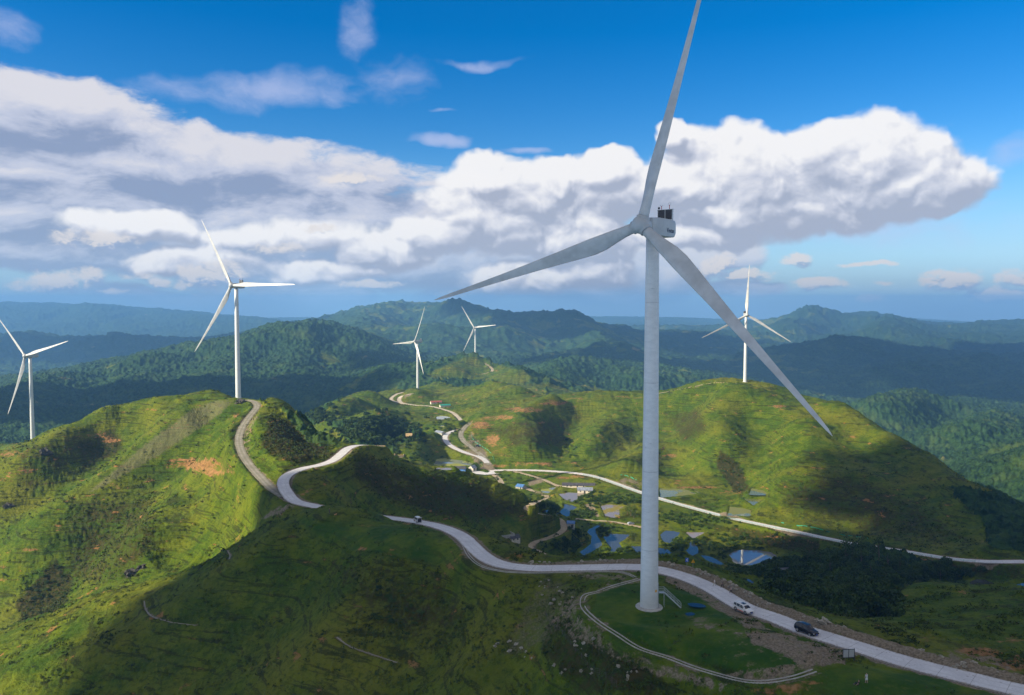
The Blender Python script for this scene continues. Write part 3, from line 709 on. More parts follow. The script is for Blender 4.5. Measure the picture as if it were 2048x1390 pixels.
# cattle terraces: noise stretched along the contour lines
tv = N.v('MULTIPLY', pos, (.05, .05, 1.05))
terr = N.noise(N.v('ADD', tv, N.v('MULTIPLY', N.noise(pos, .03, 2, w=True), (1.2, 1.2, 1.2))), 1.0, 4, .6)
grass = N.mix(N.step(nm_, .36, .66), (.038, .080, .004), (.104, .140, .006))
grass = N.mix(N.m('MULTIPLY', N.step(nb, .44, .68), .75), grass, (.150, .150, .012))
grass = N.mix(N.m('MULTIPLY', N.step(nf, .46, .66), .65), grass, (.020, .046, .004))
grass = N.mix(N.m('MULTIPLY', N.step(terr, .52, .62), .68), grass, (.020, .024, .005))
grass = N.mix(N.m('MULTIPLY', N.step(nff, .54, .70), .55), grass, (.165, .165, .026))
lushc = N.mix(N.step(nm_, .35, .65), (.020, .066, .004), (.062, .110, .009))
lushc = N.mix(N.m('MULTIPLY', N.step(nf, .50, .68), .55), lushc, (.100, .120, .018))
lushc = N.mix(N.m('MULTIPLY', N.step(nff, .5, .7), .45), lushc, (.014, .042, .005))
col = N.mix(N.m('MULTIPLY', L_, N.m('MULTIPLY_ADD', N.step(nm_, .62, .40), .5, .4)), grass, lushc)
brk = N.mix(N.step(nf, .38, .62), (.010, .017, .004), (.056, .042, .013))
brk = N.mix(N.step(nff, .5, .68), brk, (.024, .044, .006))
bm = N.step(N.m('ADD', B_, N.m('MULTIPLY', N.m('SUBTRACT', N.m('ADD', N.m('MULTIPLY', nm_, .6), N.m('MULTIPLY', nf, .4)), .5), 1.8)), .22, .62)
bm = N.m('MULTIPLY', bm, N.step(B_, .0, .12))
col = N.mix(N.m('MULTIPLY', bm, .9), col, brk)
# scattered small bare patches everywhere on the pasture
bare = N.m('MULTIPLY', N.step(N.m('ADD', N.m('MULTIPLY', nm_, .65), N.m('MULTIPLY', terr, .35)), .605, .645), N.m('SUBTRACT', 1.0, N.m('MULTIPLY', L_, .4)))
col = N.mix(N.m('MULTIPLY', bare, .8), col, (.30, .155, .055))
scr = N.mix(N.step(nff, .35, .65), (.07, .075, .03), (.22, .19, .11))
sm_ = N.step(N.m('ADD', C_, N.m('MULTIPLY', N.m('SUBTRACT', nf, .5), 1.5)), .35, .75)
col = N.mix(N.m('MULTIPLY', sm_, .62), col, scr)
so = N.mix(N.step(nf, .35, .65), (.16, .075, .03), (.36, .19, .08))
st = N.step(N.m('ADD', S_, N.m('MULTIPLY', N.m('SUBTRACT', N.m('ADD', N.m('MULTIPLY', nm_, .35), N.m('ADD', N.m('MULTIPLY', nf, .3), N.m('MULTIPLY', terr, .35))), .5), 3.6)), .52, .86)
st = N.m('MULTIPLY', st, N.step(S_, .03, .2))
col = N.mix(N.m('MULTIPLY', st, .85), col, so)
dc = N.mix(N.step(nff, .35, .65), (.12, .095, .06), (.25, .205, .145))
dc = N.mix(N.m('MULTIPLY', N.step(N.noise(pos, 3.6, 4, .75), .62, .70), .6), dc, (.40, .36, .29))
dm = N.step(N.m('ADD', D_, N.m('MULTIPLY', N.m('SUBTRACT', N.m('ADD', N.m('MULTIPLY', nf, .5), N.m('MULTIPLY', nm_, .5)), .5), 3.0)), .42, .72)
dm = N.m('MULTIPLY', dm, N.step(D_, .03, .2))
col = N.mix(dm, col, dc)
fn = N.noise(pos, .11, 5, .7); fn2 = N.noise(pos, .012, 5, .65); fn3 = N.noise(pos, .0035, 4, .6)
fo = N.mix(N.step(fn, .36, .64), (.008, .026, .010), (.036, .080, .020))
fo = N.mix(N.m('MULTIPLY', N.step(fn2, .52, .7), .8), fo, (.066, .105, .024))
fo = N.mix(N.m('MULTIPLY', N.step(N.m('ADD', N.m('MULTIPLY', fn3, .6), N.m('MULTIPLY', fn2, .4)), .63, .68), .8), fo, (.24, .19, .08))
fm = N.step(N.m('ADD', F_, N.m('MULTIPLY', N.m('SUBTRACT', nf, .5), .8)), .35, .6)
col = N.mix(fm, col, fo)
N.set(b.inputs['Base Color'], col)
hgt = N.m('ADD', N.m('MULTIPLY', nf, .5), N.m('ADD', N.m('MULTIPLY', nff, .34), N.m('MULTIPLY', terr, 1.0)))
hgt = N.m('MULTIPLY', hgt, N.m('SUBTRACT', 1.0, N.m('MULTIPLY', N.m('MAXIMUM', L_, N.m('MULTIPLY', D_, 1.4)), .65)))
hgt = N.m('ADD', hgt, N.m('MULTIPLY', N.m('MULTIPLY', fn, F_), 3.5))
bump = N.n('ShaderNodeBump', {'Height': hgt, 'Strength': .85, 'Distance': 1.0})
N.set(b.inputs['Normal'], bump.outputs[0])
terrain.data.materials.append(m)

# ------------------------------------------------------------------ mesh utilities
def mesh_obj(name, verts, faces, mat, parent=None, smooth=False, uv=None):
    me = bpy.data.meshes.new(name); me.from_pydata([tuple(map(float, v)) for v in verts], [], faces); me.update()
    if smooth: me.polygons.foreach_set('use_smooth', [True] * len(me.polygons))
    if uv is not None:
        l = me.uv_layers.new(name='UVMap')
        vi = np.empty(len(me.loops), np.int32); me.loops.foreach_get('vertex_index', vi)
        l.data.foreach_set('uv', np.array(uv, np.float32)[vi].ravel())
    for mm in (mat if isinstance(mat, (list, tuple)) else [mat]): me.materials.append(mm)
    o = bpy.data.objects.new(name, me); COL.objects.link(o)
    if parent: o.parent = parent
    return o

def struct(o): o['kind'] = 'structure'; return o
def stuff(o, label=None, cat=None):
    o['kind'] = 'stuff'
    if label: o['label'] = label; o['category'] = cat
    return o
def thing(name, label, cat, loc=(0, 0, 0), rz=0, group=None):
    o = bpy.data.objects.new(name, None); COL.objects.link(o); o.location = loc; o.rotation_euler = (0, 0, rz)
    o.empty_display_size = .5
    o['label'] = label; o['category'] = cat
    if group: o['group'] = group
    return o
def tag(o, label, cat, group=None):
    o['label'] = label; o['category'] = cat
    if group: o['group'] = group
    return o
def dup(root, loc, rz, label, group=None, scale=None):
    r = root.copy(); COL.objects.link(r); r.location = loc; r.rotation_euler = (0, 0, rz); r['label'] = label
    if scale: r.scale = scale
    if group: r['group'] = group
    for ch in list(root.children):
        c = ch.copy(); COL.objects.link(c); c.parent = r
        for g in list(ch.children):
            d = g.copy(); COL.objects.link(d); d.parent = c
    return r

class MB:
    """collects simple solids into one mesh"""
    def __init__(self): self.v = []; self.f = []; self.mi = []
    def add(self, v, f, mi=0):
        o = len(self.v); self.v += [tuple(x) for x in v]; self.f += [tuple(i + o for i in q) for q in f]; self.mi += [mi] * len(f)
    def box(self, c, s, rz=0, mi=0, M=None):
        cx, cy, cz = c; sx, sy, sz = s[0] / 2, s[1] / 2, s[2] / 2
        v = []
        for z in (-sz, sz):
            for x, y in ((-sx, -sy), (sx, -sy), (sx, sy), (-sx, sy)):
                v.append((cx + x * math.cos(rz) - y * math.sin(rz), cy + x * math.sin(rz) + y * math.cos(rz), cz + z))
        if M is not None: v = [tuple(M @ Vector(q)) for q in v]
        self.add(v, [(3, 2, 1, 0), (4, 5, 6, 7), (0, 1, 5, 4), (1, 2, 6, 5), (2, 3, 7, 6), (3, 0, 4, 7)], mi)
    def tube(self, pts, rad, n=8, mi=0, cap=True):
        pts = [Vector(p) for p in pts]; rad = rad if isinstance(rad, (list, tuple)) else [rad] * len(pts)
        rings = []
        for i, p in enumerate(pts):
            t = (pts[min(i + 1, len(pts) - 1)] - pts[max(i - 1, 0)]).normalized()
            a = Vector((0, 0, 1)) if abs(t.z) < .9 else Vector((1, 0, 0))
            x = t.cross(a).normalized(); y = t.cross(x)
            rings.append([p + (x * math.cos(2 * math.pi * k / n) + y * math.sin(2 * math.pi * k / n)) * rad[i] for k in range(n)])
        v = [q for r in rings for q in r]
        f = [(i * n + k, i * n + (k + 1) % n, (i + 1) * n + (k + 1) % n, (i + 1) * n + k) for i in range(len(pts) - 1) for k in range(n)]
        if cap: f += [tuple(range(n))[::-1], tuple((len(pts) - 1) * n + k for k in range(n))]
        self.add(v, f, mi)
    def lathe(self, prof, n=24, M=None, mi=0):
        v = [(r * math.cos(2 * math.pi * k / n), r * math.sin(2 * math.pi * k / n), z) for r, z in prof for k in range(n)]
        if M is not None: v = [tuple(M @ Vector(q)) for q in v]
        f = [(i * n + k, i * n + (k + 1) % n, (i + 1) * n + (k + 1) % n, (i + 1) * n + k) for i in range(len(prof) - 1) for k in range(n)]
        self.add(v, f, mi)
    def build(self, name, mats, parent=None, smooth=False, bevel=0, auto=None):
        o = mesh_obj(name, self.v, self.f, mats, parent, smooth)
        if len(set(self.mi)) > 1: o.data.polygons.foreach_set('material_index', self.mi)
        bm = bmesh.new(); bm.from_mesh(o.data); bmesh.ops.recalc_face_normals(bm, faces=bm.faces)
        if bevel: bmesh.ops.bevel(bm, geom=list(bm.edges), offset=bevel, segments=1, affect='EDGES')
        bm.to_mesh(o.data); bm.free()
        if auto is not None:
            o.data.polygons.foreach_set('use_smooth', [True] * len(o.data.polygons))
            o.data.set_sharp_from_angle(angle=math.radians(auto))
        return o

# ------------------------------------------------------------------ roads
def road_mat(name, c0, c1, joints=True, spots=.8, track=False):
    m, N, b = new_mat(name, .85)
    uv = N.n('ShaderNodeUVMap').outputs[0]; pos = N.n('ShaderNodeNewGeometry').outputs['Position']
    sp = N.n('ShaderNodeSeparateXYZ', {0: uv})
    f = N.noise(pos, .25, 5, .6); f2 = N.noise(pos, 2.2, 4, .6)
    c = N.mix(N.step(N.m('ADD', N.m('MULTIPLY', f, .6), N.m('MULTIPLY', f2, .4)), .38, .62), c0, c1)
    tk = N.step(N.m('ABSOLUTE', N.m('SUBTRACT', N.m('ABSOLUTE', sp.outputs[0]), .38)), .16, .04)
    c = N.mix(N.m('MULTIPLY', tk, N.m('MULTIPLY', N.step(f, .35, .65), .22)), c, (.26, .24, .22))
    if joints:
        fr = N.m('FRACT', N.m('DIVIDE', sp.outputs[1], 5.0))
        c = N.mix(N.m('MULTIPLY', N.m('LESS_THAN', fr, .018), .55), c, (.12, .11, .10))
    ed = N.step(N.m('ADD', N.m('ABSOLUTE', sp.outputs[0]), N.m('MULTIPLY', N.m('SUBTRACT', f2, .5), .7)), .86, 1.0)
    c = N.mix(N.m('MULTIPLY', ed, .6), c, (.25, .2, .14))
    sv = N.v('MULTIPLY', uv, (2.4, .75, 1))
    spt = N.m('MULTIPLY', N.step(N.noise(sv, 2.0, 3, .5), .66, .70), spots)
    c = N.mix(spt, c, (.13, .095, .07))
    if track:
        tr = N.step(N.m('ABSOLUTE', N.m('SUBTRACT', N.m('ABSOLUTE', sp.outputs[0]), .42)), .3, .12)
        c = N.mix(N.m('MULTIPLY', N.m('SUBTRACT', 1.0, tr), N.m('MULTIPLY', N.step(f2, .4, .6), .7)), c, (.12, .13, .05))
    N.set(b.inputs['Base Color'], c)
    N.set(b.inputs['Normal'], N.n('ShaderNodeBump', {'Height': f2, 'Strength': .3, 'Distance': .1}).outputs[0])
    return m
RM = {'concrete': road_mat('pale_concrete', (.50, .49, .50), (.62, .61, .61)),
      'pale': road_mat('pale_dust_road', (.38, .33, .25), (.55, .49, .40), False, .3),
      'gravel': road_mat('grey_gravel_track', (.20, .18, .14), (.34, .31, .25), False, .3, True),
      'dirt': road_mat('beige_dirt_track', (.28, .22, .14), (.42, .35, .24), False, .3)}
def ribbon(name, l, hw, mat, lift=.03, th=.45, jag=0.0):
    t = np.gradient(l[:, :2], axis=0); t /= np.linalg.norm(t, axis=1)[:, None] + 1e-9
    d = np.concatenate([[0], np.cumsum(np.linalg.norm(np.diff(l, axis=0), axis=1))])
    v = []; uv = []
    cols = (-1, -1, -.5, 0, .5, 1, 1)
    for k, ((x, y, z), (tx, ty)) in enumerate(zip(l, t)):
        for c, a in enumerate(cols):
            w = hw * a * (1 + jag * float(gnoise(np.array(d[k] / 2.3), np.array(a * 7 + .5))) if abs(a) == 1 else 1)
            v.append((x - ty * w, y + tx * w, z + lift - (th if c in (0, 6) else 0) - abs(a) * .02)); uv.append((a, d[k]))
    nc = len(cols)
    f = [(k * nc + c, k * nc + c + 1, (k + 1) * nc + c + 1, (k + 1) * nc + c) for k in range(len(l) - 1) for c in range(nc - 1)]
    return struct(mesh_obj(name, v, f, mat, uv=uv))
for i, (name, ln, hw, sh, kind) in enumerate(ROADS):
    ln = ln.copy(); ln[:, 2] += .004 * (i + 1) % .02
    ribbon(name, ln, hw, RM[kind], lift=.03 if kind in ('concrete',) else -.02 - .006 * i, jag=.03 if kind == 'concrete' else .12)
# the open concrete yard where the valley roads meet
jc = hit(980, 941, 550, 800)
jv = [(jc[0] + dx, jc[1] + dy, jc[2] + .06) for dx, dy in ((-12, -14), (-3, -18), (6, -14), (14, -5), (10, 3), (2, 20), (-6, 30), (-11, 24), (-9, 6), (-16, -6))]
struct(mesh_obj('pavement', jv, [tuple(range(len(jv)))], RM['concrete'], uv=[(0, v[1]) for v in jv]))

# ------------------------------------------------------------------ ponds
def water(name, base, rough=.03, ior=1.45, alg=None, bump=.02):
    m, N, b = new_mat(name, rough, base); b.inputs['IOR'].default_value = ior
    pos = N.n('ShaderNodeNewGeometry').outputs['Position']
    c = N.mix(N.noise(pos, .05, 3), tuple(x * .8 for x in base), tuple(min(1, x * 1.15) for x in base))
    if alg:
        f = N.step(N.noise(pos, .045, 4, .5), alg[1] - .02, alg[1] + .02)
        c = N.mix(f, c, alg[0]); N.set(b.inputs['Roughness'], N.m('MULTIPLY_ADD', f, .6, rough))
    N.set(b.inputs['Base Color'], c)
    N.set(b.inputs['Normal'], N.n('ShaderNodeBump', {'Height': N.noise(pos, 1.3, 2), 'Strength': bump, 'Distance': .05}).outputs[0])
    return m
WM = {'blue': water('blue_pond_water', (.055, .062, .06), .06, 1.36), 'mirror': water('still_pond_water', (.17, .18, .21), .004, 1.8, bump=.004),
      'muddy': water('muddy_pond_water', (.23, .19, .155), .12, alg=((.20, .17, .03), .56)), 'pale': water('pale_pond_water', (.20, .22, .19), .08, alg=((.24, .25, .04), .52)),
      'green': water('green_pond_water', (.13, .15, .05), .12, alg=((.15, .16, .04), .5)), 'dark': water('puddle_water', (.02, .022, .02), .03, 1.33)}
for kind, poly, zp in POND_OUT:
    q = smooth_line([(x, y, zp) for x, y in poly] + [(*poly[0], zp)], .8)
    struct(mesh_obj('pond' if kind != 'dark' else 'puddle', q, [tuple(range(len(q)))], WM[kind]))
#@@PART5
# ------------------------------------------------------------------ things: materials
M_white = mottled('turbine_white_paint', (.40, .415, .42), .42, .07, .35)
M_blade = mottled('blade_gelcoat', (.44, .45, .45), .40, .14, .3)
M_dark = mottled('dark_metal', (.03, .03, .035), .5, .3, 2)
M_steel = mottled('galvanised_steel', (.42, .44, .45), .45, .15, 3, Metallic=.5)
M_conc = mottled('weathered_concrete', (.40, .39, .36), .9, .22, 1.2, .3)
M_ink = mottled('navy_lettering', (.012, .03, .075), .5, .1, 5)
M_red = mottled('red_mast_paint', (.45, .04, .03), .5, .1, 5)
M_yel = mottled('yellow_sign_paint', (.75, .38, .01), .5, .08, 5)
M_bluep = mottled('blue_sign_paint', (.02, .10, .55), .45, .08, 5)
M_blk = mottled('black_rubber', (.018, .018, .02), .8, .2, 6)
M_wht = mottled('white_paint', (.72, .72, .72), .5, .05, 5)
def leaf_mat(name, a, b3, c3):
    m, N, b = new_mat(name, .85); pos = N.n('ShaderNodeNewGeometry').outputs['Position']
    c = N.mix(N.step(N.noise(pos, .14, 4, .6), .38, .62), a, b3); c = N.mix(N.m('MULTIPLY', N.step(N.noise(pos, 1.1, 3, .7), .5, .68), .7), c, c3)
    N.set(b.inputs['Base Color'], c); b.inputs['Specular IOR Level'].default_value = .2
    return m
M_leaf = leaf_mat('dark_leaves', (.018, .044, .011), (.052, .098, .018), (.085, .100, .028))
M_leaf2 = leaf_mat('mid_leaves', (.018, .045, .008), (.050, .095, .014), (.085, .105, .022))
M_bark = mottled('bark', (.10, .075, .05), .9, .3, 2)
M_rock = mottled('pale_limestone', (.30, .27, .21), .95, .35, 1.1, .6)
M_rockd = mottled('dark_rock', (.055, .052, .045), .95, .4, .5, .8)
M_glass = mottled('tinted_glass', (.012, .014, .018), .06, .1, 2)
M_teal = mottled('teal_netting', (.02, .30, .22), .8, .2, 2)
# tower paint with faint ring seams and grime streaks
m_, Nn, bb = new_mat('tower_paint', .42, (.6, .62, .62))
oc = Nn.n('ShaderNodeTexCoord').outputs['Object']; gr = Nn.noise(Nn.v('MULTIPLY', oc, (.55, .55, 1.6)), 1.0, 5, .65)
tc_ = Nn.mix(Nn.step(gr, .35, .65), (.56, .585, .59), (.63, .65, .65))
blot = Nn.m('MULTIPLY', Nn.step(Nn.noise(Nn.v('MULTIPLY', oc, (.35, .35, 2.6)), 1.0, 3, .6), .66, .72), .6)
tc_ = Nn.mix(blot, tc_, (.28, .31, .32)); Nn.set(bb.inputs['Base Color'], tc_)
M_tower = m_


# ------------------------------------------------------------------ wind turbines
def blade_mesh(name, M, parent, seed):
    n = 20; R0, R1 = 1.45, 55.0
    st = [(0, 1.10, 2.2, 2.2, 0), (.02, 1.08, 2.15, 2.1, 0), (.05, 1.05, 2.3, 1.9, 2), (.09, .95, 2.75, 1.55, 6), (.14, .85, 3.35, 1.15, 9), (.19, .8, 3.55, .92, 9), (.26, .75, 3.25, .72, 7.5), (.36, .7, 2.70, .52, 5.5), (.48, .6, 2.15, .38, 3.5), (.6, .5, 1.70, .28, 2), (.72, .45, 1.32, .20, 1), (.84, .4, 1.0, .14, .3), (.93, .35, .75, .09, 0), (.975, .3, .48, .05, 0), (1, .25, .10, .02, 0)]
    v = []
    for t, _, ch, th, tw in st:
        z = R0 + (R1 - R0) * t
        circ = max(0, 1 - t / .15)
        bend = -2.2 * t * t
        a = math.radians(tw + 12)
        for k in range(n):
            g = 2 * math.pi * k / n
            x = math.cos(g)                        # leading edge +x
            xc = (x + 1) / 2                       # 1 at leading
            y = math.sin(g) * (circ + (1 - circ) * (xc ** .5 * (1 - .45 * (1 - xc))) * .95)
            off = (0 if circ > 0 else 0)
            px_ = (x * .5 - .20 * (1 - circ)) * ch; py_ = y * th * .5
            v.append((px_ * math.cos(a) + py_ * math.sin(a), -px_ * math.sin(a) + py_ * math.cos(a) + bend, z))
    v = [M @ Vector(q) for q in v]
    f = [(i * n + k, i * n + (k + 1) % n, (i + 1) * n + (k + 1) % n, (i + 1) * n + k) for i in range(len(st) - 1) for k in range(n)]
    f += [tuple(range(n))[::-1], tuple((len(st) - 1) * n + k for k in range(n))]
    o = mesh_obj(name, v, f, M_blade, parent, True)
    bm = bmesh.new(); bm.from_mesh(o.data); bmesh.ops.recalc_face_normals(bm, faces=bm.faces); bm.to_mesh(o.data); bm.free()
    return o

def text_mesh(body, size, mat, parent, M, name='lettering', ext=.02):
    cu = bpy.data.curves.new('t', 'FONT'); cu.body = body; cu.size = size; cu.extrude = ext; cu.align_x = 'CENTER'; cu.align_y = 'CENTER'; cu.shear = .12; cu.offset = size * .012
    to = bpy.data.objects.new('t', cu); COL.objects.link(to)
    dg = bpy.context.evaluated_depsgraph_get(); me = bpy.data.meshes.new_from_object(to.evaluated_get(dg))
    bpy.data.objects.remove(to); me.transform(M); me.name = name
    me.materials.clear(); me.materials.append(mat)
    o = bpy.data.objects.new(name, me); COL.objects.link(o); o.parent = parent
    return o

def turbine(nm, H, base, yaw, a0, label):
    root = thing('wind_turbine', label, 'wind turbine', base, -yaw, 'white wind turbines on the hills')
    hz = H.z - base.z; top = hz - 2.0
    tw = MB(); prof = [(1.88, -.5), (1.88, .3)]
    for k in range(1, 13): prof.append((1.88 + (1.32 - 1.88) * k / 12, .3 + (top - .3) * k / 12))
    prof.append((.2, top + .01))
    tw.lathe(prof, 40)
    tower = tw.build('tower', M_tower, root, True)
    if nm in ('main', 'left', 'right'):
        for z in ((12.5, 29, 47.5, 64) if nm == 'main' else (20, 45)):
            if z < top:
                r = 1.88 + (1.32 - 1.88) * z / top
                rg = MB(); rg.lathe([(r + .002, z - .05), (r + .018, z - .04), (r + .018, z + .04), (r + .002, z + .05)], 40)
                rg.build('flange_ring', M_steel, tower, True)
    fo = MB(); fo.lathe([(1.95, .12), (1.95, .22), (2.75, .20), (2.85, .1), (2.9, -.6)], 40)
    fo.build('foundation', M_conc, root)
    s_, c_ = math.sin(math.radians(6)), math.cos(math.radians(6))
    ax = Vector((0, -c_, s_)); p = Vector((1, 0, 0)); q = Vector((0, s_, c_))
    hub = Vector((0, -5.0, hz))
    # nacelle: lofted box, rounded edges, chamfered tail
    nb_ = MB()
    yz = [(-3.2, 1.3, 1.2, -1.4), (-2.9, 1.55, 1.6, -1.7), (0, 1.7, 1.85, -1.9), (5.6, 1.7, 1.9, -1.9), (6.8, 1.65, 1.8, -1.8), (7.5, 1.5, 1.5, -1.3), (7.75, 1.2, 1.1, -.7)]
    rr = []
    for y, w, zt_, zb in yz:
        c = .42
        for x, z in ((-w + c, zt_), (w - c, zt_), (w - .1, zt_ - .12), (w, zt_ - c), (w, zb + c), (w - .12, zb + .12), (w - c, zb), (-w + c, zb), (-w + .12, zb + .12), (-w, zb + c), (-w, zt_ - c), (-w + .1, zt_ - .12)):
            rr.append((x, y, z + hz))
    k = 12
    nb_.add(rr, [(i * k + j, i * k + (j + 1) % k, (i + 1) * k + (j + 1) % k, (i + 1) * k + j) for i in range(len(yz) - 1) for j in range(k)] + [tuple(range(k))[::-1], tuple((len(yz) - 1) * k + j for j in range(k))])
    nac = nb_.build('nacelle', M_white, root, auto=35)
    if nm == 'main':
        for y in (.4, 2.2, 4.0):
            sm_b = MB(); sm_b.box((1.705, y, hz + .1), (.02, .035, 2.9)); sm_b.build('panel_seam', M_steel, nac)
        text_mesh('Vestas', 1.28, M_ink, nac, Matrix(((0, 0, 1, 1.72), (1, 0, 0, 4.55), (0, 1, 0, hz - .55), (0, 0, 0, 1))))
    yc = 5.6
    for x in (-.83, .83):
        cl = MB(); cl.box((x, yc, hz + 2.95), (1.5, .35, 2.0)); cu_ = cl.build('cooling_panel', M_dark, root)
    fr = MB(); fr.box((0, yc, hz + 4.0), (3.7, .55, .09)); fr.box((0, yc, hz + 2.93), (.14, .42, 2.06))
    for x in (-1.66, 1.66): fr.box((x, yc, hz + 2.9), (.1, .45, 2.2))
    fr.tube([(1.2, yc + .3, hz + 3.9), (.6, yc + 1.1, hz + 1.7)], .05); fr.tube([(-1.2, yc + .3, hz + 3.9), (-.6, yc + 1.1, hz + 1.7)], .05)
    fr.build('cooler_frame', M_steel, root)
    if nm in ('main', 'left'):
        for x, h_ in ((-.9, 4.8), (.95, 5.0)):
            mt = MB(); mt.tube([(x, yc, hz + 4.0), (x, yc, hz + h_)], .07); mo = mt.build('wind_mast', M_red, root)
            an = MB()
            if x < 0: an.tube([(-1.2, yc, hz + 5.05), (-1.15, yc, hz + 4.85), (-.9, yc, hz + 4.8), (-.65, yc, hz + 4.85), (-.6, yc, hz + 5.05)], .04, 6)
            else: an.tube([(.95 + .3 * math.cos(a), yc, hz + 5.1 + .3 * math.sin(a)) for a in [x_ * .524 for x_ in range(13)]], .02, 5)
            an.build('anemometer', M_dark, mo)
        lt = MB(); lt.lathe([(.05, 0), (.06, .2), (.2, .25), (.24, .4), (.2, .6), (.02, .68)], 12, Matrix.Translation((-1.5, yc, hz + 4.0)))
        lt.build('warning_light', M_dark, root, True)
    # spinner
    hb = MB(); R = Matrix((( 1, 0, 0, 0), (0, q.y * 0 + -ax.y * -1, q.y, 0), (0, ax.z, q.z, 0), (0, 0, 0, 1)))
    M_ax = Matrix(((p.x, q.x, ax.x, hub.x), (p.y, q.y, ax.y, hub.y), (p.z, q.z, ax.z, hub.z), (0, 0, 0, 1)))
    hb.lathe([(1.5, -1.75), (1.68, -1.5), (1.78, -.6), (1.78, .3), (1.62, 1.0), (1.25, 1.55), (.7, 1.9), (.02, 2.0)], 32, M_ax)
    hubo = hb.build('hub', M_white, root, True)
    for i in range(3):
        a = math.radians(a0) + i * 2 * math.pi / 3
        X = math.cos(a) * p - math.sin(a) * q; Z = math.sin(a) * p + math.cos(a) * q; Y = -ax
        M = Matrix(((X.x, Y.x, Z.x, hub.x), (X.y, Y.y, Z.y, hub.y), (X.z, Y.z, Z.z, hub.z), (0, 0, 0, 1)))
        col = MB(); col.lathe([(1.35, .9), (1.35, 1.75), (1.22, 1.85), (1.1, 1.86)], 28, M)
        col.build('blade_collar', M_white, hubo, True)
        blade_mesh('blade', M, root, i)
    if nm == 'main':
        Rz = Matrix.Rotation(yaw, 4, 'Z')      # stairs are laid out along world X
        def loc(x, y, z): return Rz @ Vector((x, y, z))
        st_ = MB()
        ph = 3.05
        st_.box((2.55, .25, ph), (1.45, 1.0, .08), M=Rz)
        for k in range(13):
            t = (k + .5) / 13
            st_.box((3.3 + 3.3 * t, .25 - .6 * t, ph - ph * t), (.28, .85, .04), M=Rz)
        for y in (-.42, .42):
            a = Vector((3.25, .25 + y, ph)); b2 = Vector((6.65, -.37 + y, .02))
            n_ = Vector((0, 0, .13))
            st_.tube([Rz @ (a - n_ * .5), Rz @ (b2 - n_ * .5)], .07, 4)
        for x, y in ((1.95, .7), (3.2, .7), (3.2, -.2), (1.95, -.2)): st_.tube([loc(x, y, -.3), loc(x, y, ph)], .045, 6)
        stair = st_.build('staircase', M_steel, root)
        hr = MB()
        for y in (-.45, .45):
            for h in (.55, 1.05):
                hr.tube([loc(1.9, .25 + y, ph + h), loc(3.25, .25 + y, ph + h), loc(6.65, -.37 + y, h + .02)], .03, 6)
            for t in (0, .2, .4, .6, .8, 1):
                x = 3.25 + 3.4 * t; yy = .25 - .62 * t + y; z = ph * (1 - t)
                hr.tube([loc(x, yy, z), loc(x, yy, z + 1.05)], .028, 6)
            hr.tube([loc(1.95, .25 + y, ph), loc(1.95, .25 + y, ph + 1.05)], .028, 6)
        hr.build('handrail', M_steel, stair)
        dr = MB(); dr.box((1.865, .2, ph + 1.15), (.08, .85, 2.1), M=Rz); dr.build('door', M_steel, tower)
        sg = MB(); r = 1.87
        a = math.radians(-52)
        sg.box((0, 0, 0), (.04, .5, .5), M=Matrix.Translation(Rz @ Vector((r * math.cos(a), r * math.sin(a), 3.95))) @ Rz @ Matrix.Rotation(a, 4, 'Z'))
        sg.build('warning_sign', M_yel, tower)
    return root
TL = {'main': 'huge grey-white wind turbine nearest the camera, on a round footing in the fenced grass pad', 'left': 'tall sunlit white turbine on the left hilltop beside the gravel track', 'leftmost': 'white turbine at the left edge, its foot hidden behind the grassy ridge',
      'centre': 'distant white turbine on a small green mound above the winding valley road', 'peak': 'smallest white turbine, on the wooded far hill with a switchback track', 'right': 'white turbine on the broad right hill, partly behind the near blade'}
for nm, H, base, yaw, a0 in TPOS: turbine(nm, H, base, yaw, a0, TL[nm])

# ------------------------------------------------------------------ cars
def car_shape(kind):
    if kind == 'suv':
        return [(-2.32,.48,.80,.86,.74,.62),(-2.26,.36,.95,1.30,.86,.64),(-2.02,.30,1.00,1.58,.92,.68),(-1.55,.27,1.01,1.68,.93,.71),(-.6,.25,.99,1.72,.94,.72),(.25,.25,.97,1.68,.94,.71),(.55,.25,.96,1.58,.94,.69),(1.12,.25,.95,1.06,.93,.80),(1.7,.27,.89,.99,.91,.76),(2.12,.32,.80,.90,.87,.70),(2.30,.42,.64,.72,.76,.62)]
    if kind == 'mpv':
        return [(-2.30,.48,.80,.88,.76,.62),(-2.27,.36,.95,1.35,.86,.64),(-2.12,.30,.98,1.58,.90,.68),(-1.5,.26,.98,1.66,.92,.71),(-.5,.25,.96,1.68,.92,.72),(.35,.25,.94,1.62,.92,.70),(.65,.25,.93,1.50,.92,.68),(1.32,.25,.92,1.02,.91,.78),(1.8,.27,.86,.94,.88,.74),(2.12,.32,.76,.85,.84,.68),(2.28,.42,.60,.68,.74,.60)]
    return [(-2.05,.30,.95,1.70,.76,.66),(-2.0,.26,1.0,1.84,.80,.70),(-1.0,.25,1.0,1.90,.82,.72),(0,.25,1.0,1.90,.82,.72),(.75,.25,.99,1.86,.82,.70),(1.0,.25,.98,1.72,.82,.68),(1.55,.25,.96,1.16,.81,.70),(1.9,.28,.88,1.0,.78,.66),(2.05,.38,.66,.76,.70,.58)]
